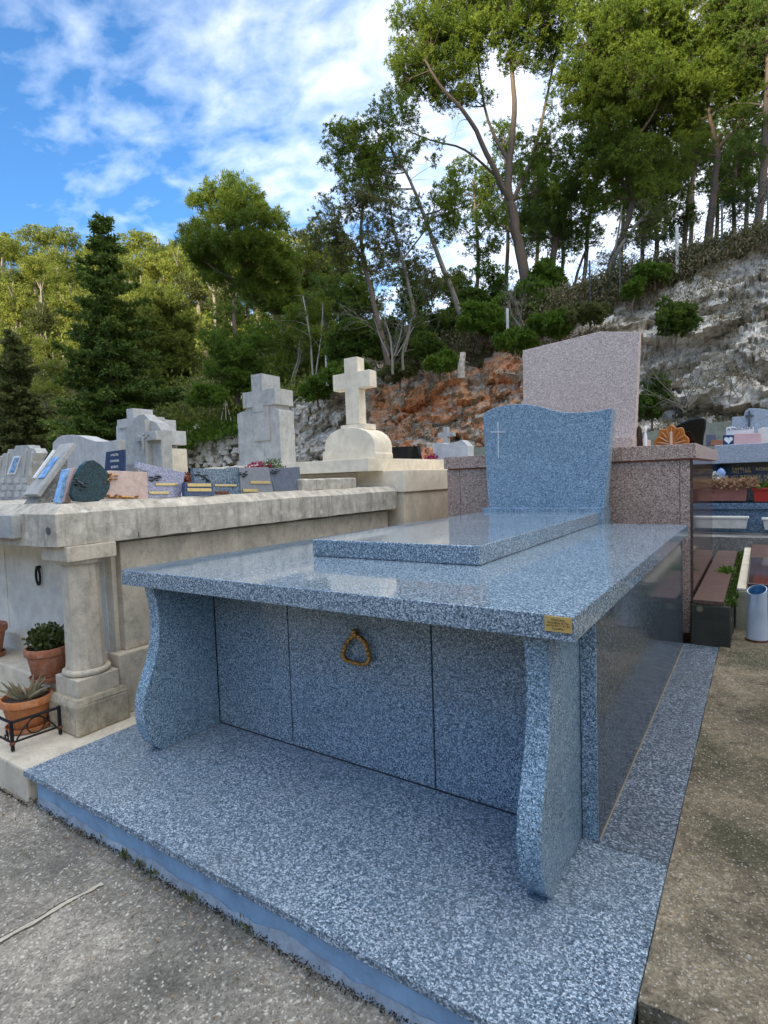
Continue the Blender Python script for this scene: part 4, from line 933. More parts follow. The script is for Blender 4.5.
# dirt, weeds and crumbs along the step
n=2600;x=rng.uniform(-3.3,.2,n);y=1.268+rng.normal(size=n)*.007-.012*rng.random(n)*(1+np.sin(x*9))
y=np.where(x<-3,1.235,y)
q=np.stack([x,y,np.full(n,.006)+rng.random(n)*.008],1)
o=leaf_mesh('dirt_crumbs',q,rdir(n),rdir(n),rng.uniform(.003,.011,n),.006,leaf_mat('dark_litter',(.012,.01,.006),(.06,.05,.03),.9,0),None,(-1.5,1.25,0));tag(o,kind='stuff')
def weeds(cx,cy,n,r,h,mat):
    q=np.stack([cx+rng.normal(size=n)*r,cy+rng.normal(size=n)*r*.5,np.full(n,.008)],1);return q,rdir(n)*.7+[0,0,1],rng.uniform(h*.4,h,n)
Q=[];Dd=[];Ln=[]
for px,py,n,r in ((108,886,26,.015),(30,917,16,.02),(5,932,20,.02),(130,893,18,.02),(60,790,12,.02),(170,915,30,.03),(228,945,24,.03),(-5,905,8,.02)):
    p=at(px,py,z=0);a1,b1,c1=weeds(p[0],1.263,n,r,.035,None);Q.append(a1);Dd.append(b1);Ln.append(c1)
Q=np.concatenate(Q);o=leaf_mesh('weeds',Q,np.concatenate(Dd),rdir(len(Q)),np.concatenate(Ln),.006,leaf_mat('weed_leaf',(.06,.09,.02),(.22,.22,.08)),None,(-2.5,1.2,0));tag(o,kind='stuff')
# low wall along the cliff foot
def lowwall():
    mb=MB();pp=[]
    for u,yt,D in ((445,449,16.5),(470,448,15.5),(560,440,14),(640,433,13),(700,423,12.3),(768,419,11.6),(900,410,10.5)):
        p=at(u,yt,d=D);pp.append(p)
    for i in range(len(pp)-1):
        a,b=pp[i],pp[i+1];d=(b-a);d[2]=0;d/=np.linalg.norm(d);nn=np.array([-d[1],d[0],0])*.3
        mb.prism([(a[0],a[1],0),(b[0],b[1],0),b,a],nn)
    o=fix(mb.build('low_wall',S_lowwall,None,loc=(pp[3][0],pp[3][1],0)));tag(o,'low mossy rendered wall running along the foot of the rock cliff','wall')
lowwall()
# unseen hill added behind the camera, shaped to keep the cemetery in shade
mb=MB();nx=60
V=[];prof_=[(-40,0),(-70,14),(-100,34),(-130,50),(-150,56),(-175,52),(-240,20),(-320,0)]
for i in range(nx):
    x=-420+840*i/(nx-1)
    for y,z in prof_:
        V.append((x,y+6*fr((x,y,0),.01),max(-.5,z*HILLK*(1+.10*fr((x,y,0),.012))+1.2*fr((x,y,1),.08)*(z>0))))
k=len(prof_)
mb.add(V,[(i*k+j,i*k+j+1,(i+1)*k+j+1,(i+1)*k+j) for i in range(nx-1) for j in range(k-1)])
o=fix(mb.build('added_shade_hill',M_slope,smooth=True));tag(o,kind='structure')

# smeared mortar skirt at the foot of the blue riser
mb=MB();X_=np.linspace(-2.99,-.31,260);lo=[];hi=[];ou=[]
for x in X_:
    h=.022+.030*max(0,fr((x,0,1),2.2)+.25)+.010*fr((x,2,1),16);lo.append((x,1.2835,h));ou.append((x,1.270-.010*fr((x,5,0),9),-.01));hi.append((x,1.278-.004*fr((x,7,0),12),h*.45))
n_=len(X_);mb.add(lo+hi+ou,[(i+n_*k,i+1+n_*k,i+1+n_*(k+1),i+n_*(k+1)) for k in (0,1) for i in range(n_-1)])
tag(fix(mb.build('mortar_skirt',stone('pale_blue_mortar',(.38,.46,.54),(.16,.15,.13),.6,streak=False),None,smooth=True,loc=(-1.6,1.28,0))),kind='structure')

# small stones and dry leaf litter scattered on the paving and the walkway
mb=MB()
for i in range(420):
    if i<260: x,y,z=rng.uniform(-4.2,-.3),1.24-abs(rng.normal())*.25,.008
    else: x,y,z=-.25+abs(rng.normal())*.12,rng.uniform(1.55,5.4),.174
    r=rng.uniform(.002,.0055)*(1.5 if rng.random()<.06 else 1);c=np.array([x,y,z+r*.4]);P=rdir(8)*[r,r,r*.6]+c
    k=[c+np.array([r*math.cos(a)*rng.uniform(.7,1.2),r*math.sin(a)*rng.uniform(.7,1.2),-r*.5]) for a in np.linspace(0,5.0,5)];t_=[c+np.array([r*.6*math.cos(a),r*.6*math.sin(a),r*rng.uniform(.3,.7)]) for a in np.linspace(0,5.0,5)]
    mb.add(k+t_,[(4,3,2,1,0),(5,6,7,8,9)]+[(i_,(i_+1)%5,(i_+1)%5+5,i_+5) for i_ in range(5)])
tag(mb.build('gravel_bits',simple('pale_grit',(.5,.46,.38),.9,var=.5,vs=60),None,loc=(-2,1.1,0)),kind='stuff')
n=240;q=np.stack([rng.uniform(-4,-.3,n),1.25-abs(rng.normal(size=n))*.12,np.full(n,.012)],1);m_=90;q2=np.stack([-.255+abs(rng.normal(size=m_))*.05,rng.uniform(1.55,5.5,m_),np.full(m_,.180)],1);q=np.concatenate([q,q2])
d_=rdir(len(q));d_[:,2]*=.15
o=leaf_mesh('leaf_litter',q,d_,rdir(len(q))*[.2,.2,1]+[0,0,.01],rng.uniform(.012,.035,len(q)),rng.uniform(.002,.007,len(q)),leaf_mat('dry_litter',(.16,.09,.035),(.38,.27,.13),.9,0),None,(-2,1.1,0));tag(o,kind='stuff')
# ================================================================ VEGETATION
BARK=stone('pine_bark',(.20,.15,.11),(.10,.08,.06),.5,(.07,.06,.05),scale=4,gran=.4,rough=.9)
BARKL=stone('pale_bark',(.30,.27,.22),(.16,.14,.11),.5,(.10,.09,.08),scale=4,gran=.4,rough=.9)
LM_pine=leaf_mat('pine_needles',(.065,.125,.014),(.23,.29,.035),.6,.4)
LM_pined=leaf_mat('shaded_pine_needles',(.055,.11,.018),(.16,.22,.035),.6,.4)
LM_fir=leaf_mat('fir_needles',(.045,.095,.016),(.16,.22,.04),.6,.3)
LM_bush=leaf_mat('bush_leaves',(.06,.13,.012),(.17,.26,.035),.55,.4)
LM_oliv=leaf_mat('olive_green_leaves',(.075,.10,.025),(.19,.20,.07),.6,.4)
LM_gold=leaf_mat('golden_green_needles',(.10,.14,.02),(.26,.29,.055),.6,.35)
LM_gold2=leaf_mat('yellow_green_needles',(.15,.18,.025),(.33,.36,.07),.6,.35)
LM_dryg=leaf_mat('dry_grass',(.15,.13,.06),(.40,.33,.20),.8,.2)
def terrain(u,t):
    D0,y0_,y1_,y2_,D2=[interp(u,U_,q) for q in (Df,yf,yc,yr,Dr)]
    run=interp(u,[0,250,400,560,640,768,900],[2,2,2.2,2.5,3.0,3.4,3.5]);D1=D0+run
    zt=zrow(u,y1_,D1);zr=zrow(u,y2_,D2);D=D1+(D2-D1)*t;q=at(u,480,d=D)
    return np.array([q[0],q[1],zt+(zr-zt)*t]),D
FWD=R[:,2];RT=R[:,0];UPV=np.array([0,0,1.])
def foliage(centres,radii,D,dens,lpx,wpx,flat=.8,perpuff=18,perleaf=12):
    """tufts of needles spread through puffs; returns centres, directions, lengths, tint"""
    C=[];Dv=[];Ln=[];Tn=[]
    for c,r in zip(centres,radii):
        nt_=max(3,int(perpuff*dens*rng.uniform(.6,1.3)))
        base=rng.random()*.6
        tc=c+rdir(nt_)*(rng.random((nt_,1))**.4)*r*np.array([1,1,flat])
        out=(tc-c)/(np.linalg.norm(tc-c,axis=1,keepdims=True)+1e-6)
        for k in range(perleaf):
            C.append(tc+rng.normal(size=(nt_,3))*r*.06);Dv.append(out*.6+rdir(nt_)*.9+UPV*.35);Ln.append(rng.uniform(.6,1.2,nt_)*lpx*D/F);Tn.append(base+rng.random(nt_)*.4)
    C=np.concatenate(C);return C,np.concatenate(Dv),np.concatenate(Ln),np.concatenate(Tn)
def bez(a,b,sag,n=6,bow=None):
    a=np.array(a);b=np.array(b);d=b-a;l=np.linalg.norm(d);bow=np.zeros(3) if bow is None else bow
    return [a+d*s+bow*math.sin(math.pi*s)*l+np.array([0,0,-sag*l*math.sin(math.pi*s)]) for s in np.linspace(0,1,n)]
def tree(name,label,D,trunks,clumps,leaf=LM_pine,bark=BARK,group='pines on the rocky slope',cat='tree',dens=1,lpx=3.1,wpx=.75,puff=7.5,flat=.75,base_drop=.6,limbs=True,dead=0):
    s=D/F
    tr=[]
    for st in trunks:
        tr.append([(at(x,y,d=D+dd),r*s) for x,y,r,*o in st for dd in [(o[0] if o else 0)]])
    b0=tr[0][0][0].copy()
    T_=thing(name,b0,label,cat,group)
    mb=MB();allp=[]
    for k,st in enumerate(tr):
        P=[];Rr=[]
        pts=[p for p,_ in st];rr=[r for _,r in st]
        if k==0: pts=[pts[0]-[0,0,base_drop]]+pts;rr=[rr[0]*1.25]+rr
        for i in range(len(pts)-1):
            for q in range(4):
                t=q/4;g=lambda j:pts[min(max(j,0),len(pts)-1)]
                a,b,c,d=g(i-1),g(i),g(i+1),g(i+2)
                P.append(.5*((2*b)+(-a+c)*t+(2*a-5*b+4*c-d)*t*t+(-a+3*b-3*c+d)*t**3)+rng.normal(size=3)*rr[i]*.12);Rr.append(rr[i]*(1-t)+rr[i+1]*t)
        P.append(pts[-1]);Rr.append(rr[-1]);mb.tube(P,Rr,8);allp+=list(zip(P,Rr))
    AP=np.array([p for p,_ in allp]);AR=np.array([r for _,r in allp])
    PC_=[];PR=[];bb=MB()
    for cl in clumps:
        x,y,rx,ry=cl[:4];dn=cl[4] if len(cl)>4 else 1;dd=cl[5] if len(cl)>5 else rng.uniform(-.6,.6)
        c=at(x,y,d=D+dd*max(rx,12)*s*1.2)
        rx*=GROW if D<28 and group=='pines on the rocky slope' else 1;ry*=GROW if D<28 and group=='pines on the rocky slope' else 1;n=max(2,int(rx*ry/(puff*puff)*2.1*dn*(DENSE if group=='pines on the rocky slope' else 1.3)))
        o=rdir(n)*(rng.random((n,1))**.42);dz=(rx*.5+ry*.5)*s
        pc=c+np.outer(o[:,0],RT)*rx*s+np.outer(o[:,1],np.array([FWD[0],FWD[1],0]))*dz+np.outer(o[:,2],UPV)*ry*s
        PC_.append(pc);PR.append(rng.uniform(.65,1.3,n)*puff*s)
        if limbs:
            dist=np.linalg.norm((AP-c)*[1,1,1.2],axis=1)+ (AP[:,2]>c[2]-.1*ry*s)*rx*s*1.5
            j=int(np.argmin(dist));r0=min(AR[j]*.6,max(.5,.05*rx+.6)*s)
            lim=bez(AP[j],c,rng.uniform(.02,.12),7,rng.normal(size=3)*.06)
            bb.tube(lim,[r0*(1-.75*q) for q in np.linspace(0,1,7)],5)
            for p,r in zip(pc[::1],PR[-1]):
                k=rng.integers(2,7);a=lim[k]
                bb.tube(bez(a,p,.05,4,rng.normal(size=3)*.08),[r0*.32,r0*.22,r0*.14,r0*.08],3)
    for _ in range(dead):
        j=rng.integers(len(AP)//5,len(AP));d=rdir(1)[0];d[2]=abs(d[2])*.4+.1;ln_=rng.uniform(.5,1.6)
        bb.tube(bez(AP[j],AP[j]+d*ln_,-.1,5,rng.normal(size=3)*.07),[AR[j]*.25,AR[j]*.18,AR[j]*.12,AR[j]*.07,.004],3)
    mb.add(bb.v,bb.f);mb.build('trunk',bark,T_,smooth=True)
    PC2=np.concatenate(PC_);PR2=np.concatenate(PR)
    C,Dv,Ln,Tn=foliage(PC2,PR2,D,dens,lpx,wpx,flat)
    leaf_mesh('crown',C,Dv,rdir(len(C)),Ln,wpx*s,leaf,T_,tint=Tn)
    return T_
# ---- the big pines on the right, above the cliff
tree('pine_tree','tallest pine with forked trunk and long bare limbs reaching left, above the blue headstone',21.5,
 [[(528,300,5.5),(520,250,5),(513,215,4.6),(508,190,4),(511,150,3),(514,100,2.4),(510,40,1.6),(512,-20,1)],
  [(512,205,3.2),(492,165,2.6,-.5),(470,120,2,-.8),(440,85,1.3,-1),(425,60,.8,-1)],
  [(508,160,2),(488,120,1.4,.5),(478,60,1,.6),(480,10,.6,.6)],
  [(513,200,2.4),(535,150,1.8,.8),(548,90,1.2,1),(560,30,.8,1)],
  [(500,180,1.4),(465,150,1.0,-.5),(430,140,.7,-.6),(402,128,.5,-.6)]],
 [(425,28,30,26,1.1),(455,48,34,24,1.1),(440,75,32,20,.9),(415,65,22,22,.9),(468,8,34,26,1.1),(395,85,14,12,.5),(500,20,30,28,.8),(540,10,34,28,1),(548,50,26,22,.7),(470,88,24,12,.6),(398,55,12,14,.6),(520,55,20,18,.5),(455,98,20,10,.45),(550,140,18,22,.45),(500,225,22,16,.35),(540,190,22,22,.5),(525,-20,60,25,1)],dens=1.05,dead=22)
tree('pine_tree','leaning pine with a curved grey trunk whose crown reaches farthest left over the sky',20.5,
 [[(478,338,3.2),(462,318,3),(450,285,2.6),(436,250,2.2),(424,215,1.8),(410,180,1.4),(392,150,1),(375,130,.7)]],
 [(362,150,26,20,1.1),(345,135,14,14,.7),(380,170,26,20,1),(358,182,22,16,.8),(402,110,20,22,.45),(335,160,12,10,.5),(378,115,18,16,.5),(410,150,26,18,.35),(440,215,16,26,.7),(455,200,18,20,.6),(395,205,24,14,.35),(330,140,7,7,.4)],dens=.95,bark=BARKL,dead=26)
tree('pine_tree','slim pine with a wavy dark trunk standing directly above the white stone cross',19.8,
 [[(388,362,3),(380,330,2.7),(372,295,2.3),(364,262,2),(361,230,1.6),(363,200,1.2),(360,178,.8)],[(364,262,1.4),(345,235,1,.4),(330,220,.6,.6)]],
 [(330,228,22,16,.7),(312,240,16,12,.6),(350,205,24,16,.6),(340,255,28,14,.5),(375,225,20,18,.4),(355,245,24,16,.4),(322,205,10,9,.45),(385,262,22,20,.5)],leaf=LM_oliv,dens=.85,dead=26)
tree('pine_tree','thin pine with a straight pale trunk between the wavy pine and the leaning pine',20.2,
 [[(418,340,2),(412,300,1.8),(402,260,1.5),(393,225,1.2),(388,190,.8)],[(402,260,1),(425,230,.8,.5),(435,205,.5,.5)]],
 [(390,250,26,22,.35),(405,225,20,20,.35),(420,265,22,18,.5),(380,200,16,18,.35),(432,290,22,20,.6)],leaf=LM_oliv,dens=.8,bark=BARKL,dead=30)
tree('pine_tree','broad bright green pine filling the top centre right, over the slope',20.5,
 [[(606,292,4.2),(612,262,3.8),(622,236,3.2),(632,205,2.8),(628,170,2.4),(625,120,2),(628,60,1.4),(632,0,.9)],[(628,190,1.8),(600,150,1.4,.5),(585,100,.9,.6)],[(626,150,1.6),(655,110,1.1,-.5),(668,60,.7,-.5)]],
 [(600,40,34,32,1.25),(635,20,34,30,1.25),(585,90,34,28,1.2),(625,80,36,30,1.3),(660,60,28,34,1.2),(600,130,34,24,1.1),(645,120,36,26,1.2),(675,100,20,28,.9),(620,160,36,20,.9),(660,155,30,20,.9),(580,160,22,18,.7),(605,195,26,18,.6),(650,190,24,16,.6),(610,-10,50,20,1.1),(672,15,20,24,.9),(642,222,20,14,.4)],dens=1.1,dead=10)
tree('pine_tree','dark reddish limbed pine whose trunk bends right between the two biggest crowns',22.5,
 [[(548,288,4),(553,255,3.4),(560,225,3),(572,198,2.4),(590,172,1.8),(610,150,1.2)],[(556,240,1.8),(545,205,1.4),(540,170,.9)]],
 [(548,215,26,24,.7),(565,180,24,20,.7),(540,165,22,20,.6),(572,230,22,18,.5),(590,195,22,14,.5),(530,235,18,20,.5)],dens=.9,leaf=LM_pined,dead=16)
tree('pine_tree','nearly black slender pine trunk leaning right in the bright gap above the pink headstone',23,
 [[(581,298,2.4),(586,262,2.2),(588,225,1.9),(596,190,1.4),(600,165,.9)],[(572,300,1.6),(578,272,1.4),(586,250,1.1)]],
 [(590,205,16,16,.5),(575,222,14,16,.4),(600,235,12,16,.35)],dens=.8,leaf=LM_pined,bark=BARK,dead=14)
tree('pine_tree','short slanting pine with a pale leaning stem, right of the bright gap',19.8,
 [[(603,294,2.6),(609,270,2.3),(620,248,2),(634,228,1.7),(650,210,1.2)],[(612,262,1.2),(618,235,1),(622,205,.7)]],
 [(640,235,22,14,.5),(620,262,18,12,.4),(655,215,18,12,.5)],dens=.8,bark=BARKL,leaf=LM_oliv,dead=12)
tree('pine_tree','Y forked pine with a thick grey trunk right of the white fence post',20,
 [[(708,250,4.2),(711,215,3.8),(715,180,3.3),(717,150,3),(712,128,2,0),(708,100,1.4),(706,50,1)],[(717,150,2.4),(730,135,1.9,-.3),(742,122,1.4,-.5),(752,95,.9,-.6)]],
 [(700,85,26,22,1.0),(725,75,28,22,1.1),(712,45,30,26,1.0),(745,90,24,20,.9),(695,120,22,14,.7),(740,118,20,12,.6),(720,15,34,24,.9),(690,150,18,14,.5),(700,-15,40,20,.8)],dens=1,dead=12)
tree('pine_tree','tall straight pine trunk cut by the right edge of the picture',18.5,
 [[(756,240,4),(760,205,3.7),(764,165,3.4),(766,120,3.1),(768,60,2.6),(766,0,2),(766,-60,1.4)]],
 [(755,45,30,30,1.1),(785,60,34,36,1.1),(745,10,32,28,1.1),(775,110,28,24,.9),(765,-30,50,28,1),(800,150,30,30,1),(745,150,18,14,.5)],dens=1,dead=10,leaf=LM_pined)
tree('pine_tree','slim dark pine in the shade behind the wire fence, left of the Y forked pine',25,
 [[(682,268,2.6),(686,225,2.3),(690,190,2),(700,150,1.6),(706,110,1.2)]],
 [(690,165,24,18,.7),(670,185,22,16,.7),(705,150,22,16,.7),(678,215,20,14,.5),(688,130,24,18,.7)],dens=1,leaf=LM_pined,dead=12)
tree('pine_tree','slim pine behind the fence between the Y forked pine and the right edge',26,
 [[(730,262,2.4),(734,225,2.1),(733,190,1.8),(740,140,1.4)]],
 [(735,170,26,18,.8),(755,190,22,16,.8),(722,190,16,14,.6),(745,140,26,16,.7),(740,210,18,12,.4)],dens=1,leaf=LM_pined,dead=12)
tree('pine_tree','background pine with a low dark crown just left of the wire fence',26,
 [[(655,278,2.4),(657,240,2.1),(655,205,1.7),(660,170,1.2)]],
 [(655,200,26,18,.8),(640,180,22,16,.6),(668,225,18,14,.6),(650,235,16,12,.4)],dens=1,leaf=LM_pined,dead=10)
for i,(x,yb_,yt_,lab) in enumerate(((640,282,150,'low dark pine beyond the crest, right of the slanting pine'),(560,292,190,'low dark pine beyond the crest, left of the black slender trunk'),(715,255,130,'low dark pine beyond the crest behind the Y forked trunk'),(505,300,120,'slender background pine behind the forked tallest pine'),(475,320,170,'background pine filling the gap left of the tallest pine'),(535,290,150,'background pine showing between the tallest pine and the red limbed pine'),(620,285,60,'dark background pine behind the broad bright pine'),(745,250,20,'background pine high at the upper right corner'),(690,262,20,'background pine behind the crown of the Y forked pine'))):
    h=yb_-yt_
    tree('pine_tree',lab,27+i*.6,[[(x,yb_,2.2),(x+3,yb_-h*.4,1.8),(x-2,yt_+10,.9)]],
     [(x+rng.uniform(-22,22),yt_+h*k_+rng.uniform(-8,8),rng.uniform(16,26),rng.uniform(12,18),.55) for k_ in (.02,.15,.28,.42,.55)]+[(x+rng.uniform(-24,24),yt_+h*k_,18,14,.5) for k_ in (.1,.35)],dens=.85,leaf=LM_pined,dead=10)
for x,y0_,yt_,hw,D,lf,lab in ((338,372,275,30,29,LM_pined,'dark bushy tree filling the background left of the wavy pine trunk'),(372,365,268,30,28,LM_pine,'dense green tree in the background right of the wavy pine trunk'),(415,350,272,30,27,LM_pined,'dark rounded tree behind the dark narrow cypress'),(455,335,268,28,26.5,LM_pine,'dense bushy tree behind the leaning pine trunk'),(498,318,262,24,27,LM_bush,'bright green bushy tree behind the trunk of the tallest pine')):
    h=y0_-yt_
    tree('bushy_tree',lab,D,[[(x,y0_,2),(x+2,y0_-h*.4,1.6),(x,yt_+10,.8)]],[(x+rng.uniform(-.6,.6)*hw,yt_+h*k_,hw*.62,h*.17,1.0) for k_ in (.12,.22,.3,.4,.5,.6,.7,.8,.9)],leaf=lf,dens=1,group='trees beyond the cemetery',cat='tree',dead=6)
# ---- central pine over the grey cross
tree('pine_tree','broad rounded pine above the tall grey cross headstone, alone against the sky',31,
 [[(292,372,3.2),(285,335,3),(270,305,2.6),(252,285,2.2),(240,255,1.7),(235,225,1.1),(232,200,.7)],[(272,308,1.8),(292,290,1.4),(305,270,.9)],[(252,285,1.5),(225,275,1.1),(205,262,.7)]],
 [(232,200,30,20,1.5),(210,215,24,18,1.3),(255,215,26,20,1.4),(232,235,36,20,1.4),(200,245,22,16,1.2),(265,242,24,20,1.4),(215,262,28,16,1.2),(250,268,32,18,1.2),(283,265,16,22,1.1),(290,290,18,26,1.2),(268,300,30,20,1.1),(225,285,20,14,.8),(188,240,12,10,.8),(276,225,8,12,.9),(233,182,12,9,1),(205,192,12,12,.8)],puff=8,dens=1.15,lpx=5,dead=10,group='trees beyond the cemetery')
tree('bushy_tree','dense green juniper like tree directly behind the tall grey cross headstone',28,
 [[(238,395,3),(236,360,2.6),(234,320,1.8),(233,300,1)]],
 [(232,318,16,18,1.1),(225,345,22,20,1.3),(248,350,22,22,1.3),(235,372,30,22,1.4),(255,380,26,20,1.3),(218,378,20,18,1.2),(262,335,18,20,1)],leaf=LM_bush,puff=8,dens=1.1,group='trees beyond the cemetery')
tree('bushy_tree','dark green bushy tree right of the grey cross headstone, with thin white stems in front',27,
 [[(300,385,2.6),(303,350,2.2),(306,320,1.5)]],
 [(300,325,24,20,1.3),(285,345,22,20,1.2),(318,345,22,22,1.3),(300,368,30,20,1.4),(326,372,22,18,1.2),(280,372,18,18,1.2),(315,305,16,18,1.1)],leaf=LM_pine,puff=8,dens=1.15,group='trees beyond the cemetery')
tree('bushy_tree','yellow green sunlit tree seen just right of the broad rounded pine',46,
 [[(312,350,2),(311,320,1.6),(310,300,1)]],
 [(308,300,12,14,1.3),(318,318,16,18,1.3),(305,325,16,16,1.3),(326,340,14,16,1.2)],leaf=LM_gold2,puff=6,dens=1.1,lpx=4,wpx=1.3,group='trees beyond the cemetery')
tree('bushy_tree','round golden green tree close to the right side of the dark fir',40,
 [[(162,395,3),(160,360,2.6),(158,320,1.8)]],
 [(158,300,22,18,1.5),(145,315,20,20,1.4),(172,318,22,20,1.5),(160,340,32,20,1.6),(182,345,16,22,1.4),(140,350,20,22,1.3),(170,368,26,18,1.4),(190,365,8,16,1),(150,378,26,12,1.2)],leaf=LM_gold,puff=8,dens=1.2,lpx=4.6,group='trees beyond the cemetery')
# thin pale saplings
for i,(x0,y0_,x1,y1_,D,lab) in enumerate(((313,378,303,296,25.5,'thin white birch like stem left of the white stone cross'),(392,356,384,318,18.8,'cluster of thin grey stems right above the white stone cross'),(403,352,414,300,19,'slim grey sapling beside the dark narrow cypress'),(292,380,300,340,25.5,'short thin grey stem right of the tall grey cross headstone'))):
    tree('sapling',lab,D,[[(x0,y0_,1.1),((x0+x1)/2+2,(y0_+y1_)/2,.9),(x1,y1_,.4)],[(x0+2,y0_,.7),(x0+8,(y0_+y1_)/2,.5),(x0+10,y1_+6,.3)]]+([[(x0-3,y0_,.7),(x0-12,(y0_+y1_)/2,.5),(x0-18,y1_,.3)],[(x0+4,y0_,.6),(x0+16,(y0_+y1_)/2,.5),(x0+22,y1_+8,.3)]] if i==1 else []),
     [(x1,y1_+4,7,9,.5),(x1+5,y1_+18,8,8,.4)],leaf=LM_oliv,bark=simple('pale_stem',(.42,.40,.35),.8) if i==0 else BARKL,dens=.5,puff=6,group='thin saplings on the slope',dead=14)
tree('cypress','dark narrow cypress between the pine trunks, left of the leaning pine',20.3,[[(417,352,1.6),(417,325,1),(417,296,.5)]],
 [(417,300,3,9,1.5),(417,315,4.5,10,2),(417,330,5.5,10,2),(417,343,6,8,2)],leaf=LM_fir,puff=4,dens=1.2,lpx=3.5,wpx=1.3,group=None,flat=1.2)
# ---- shrubs along the cliff top
sh=[(210,395,20,12,26,'low green shrub on the grassy bank left of the grey cross'),(345,345,30,26,22.5,'dense dark shrub left of the wavy pine trunk'),(385,340,24,20,21.8,'dark shrub around the foot of the wavy pine'),
 (350,372,26,14,21,'green shrub spilling over the cliff edge behind the white cross'),(318,388,22,12,23,'low green shrub on the rocks left of the white cross'),(425,345,22,16,19.8,'leafy green shrub at the foot of the dark cypress'),(445,330,24,20,21.5,'shady shrub behind the leaning pine trunk'),
 (440,362,18,10,18.8,'bright green shrub on the cliff edge below the leaning pine'),(490,318,30,16,19.5,'olive green shrub on the slope under the tallest pine'),(520,300,34,22,20.5,'tall bright green shrub around the trunk of the tallest pine'),(560,322,32,14,18.2,'bright green shrub just above the slanted top of the pink headstone'),
 (515,338,26,12,18,'green shrub hanging over the red rocks'),(548,278,24,20,21,'leafy shrub at the foot of the red limbed pine'),(632,292,10,14,17.8,'small upright bright green shrub on the slope crest'),(655,272,24,8,18,'flat green shrub below the white fence post'),(590,312,26,10,17.6,'dry olive shrub on the slope above the pink headstone'),
 (676,318,22,22,15.8,'dark evergreen shrub growing on the white cliff'),(652,395,16,26,15.2,'dark green shrub behind the right edge of the pink headstone'),(470,310,26,22,22.5,'dark green shrub between the two big pine trunks'),(400,372,20,9,20,'grey green scrub on the cliff edge right of the white cross')]
for x,y,rx,ry,D,lab in sh:
    lf=LM_bush if 'bright' in lab or 'green shrub' in lab or 'leafy' in lab else (LM_oliv if 'olive' in lab or 'grey' in lab else LM_pined)
    if 'dark' in lab: lf=LM_pined
    tree('shrub',lab,D,[[(x,y+ry,.9),(x+2,y+ry*.4,.7),(x,y,.4)]],[(x+rng.uniform(-.5,.5)*rx,y+rng.uniform(-.4,.5)*ry,rx*.55,ry*.55,1.3) for _ in range(6)],leaf=lf,puff=6,dens=.95,lpx=4,wpx=1.5,cat='shrub',group='shrubs on the cliff top',base_drop=.3,dead=4)
# ---- bare shrubs on the cliff
def bare(name,label,x,y,D,h,n,spread,bark=BARKL):
    s=D/F;b=at(x,y,d=D);mb=MB()
    def grow(p,d,l,r,k):
        P=[p];q=p.copy();dd=d.copy()
        for i in range(4): dd=dd+rng.normal(size=3)*.16;dd/=np.linalg.norm(dd);q=q+dd*l/4;P.append(q.copy())
        mb.tube(P,[r,r*.85,r*.7,r*.55,r*.4],3)
        if k>0:
            for _ in range(3):
                j=rng.integers(1,5);d2=dd+rng.normal(size=3)*.55+[0,0,.15];d2/=np.linalg.norm(d2);grow(P[j],d2,l*.62,r*.5,k-1)
    for i in range(n):
        d=np.array([0,0,1.])+ (RT*rng.uniform(-1,1)+np.array([FWD[0],FWD[1],0])*rng.uniform(-.5,.3))*spread;d/=np.linalg.norm(d)
        grow(b+rng.normal(size=3)*.08,d,h*s*rng.uniform(.6,1),.55*s,3)
    return tag(mb.build(name,bark,None,loc=b),label,'shrub','bare shrubs on the cliff')
bare('bare_shrub','tangled leafless shrub right of the pink headstone, in front of the white cliff',688,410,14.6,62,9,.9)
bare('bare_shrub','leafless shrub close to the right edge of the pink headstone',660,400,15,70,7,.6)
bare('bare_shrub','leafless shrub low on the cliff at the far right',735,400,13.6,46,6,.9)
bare('bare_shrub','thin leafless shrub behind the white stone cross, up on the bank',392,362,20.3,48,8,.7)
bare('bare_shrub','leafless twigs on the slope left of the pink headstone top',520,330,18.2,36,6,.8)
bare('bare_shrub','leafless twigs in the bright gap between the pines',590,292,19.6,40,6,.7)
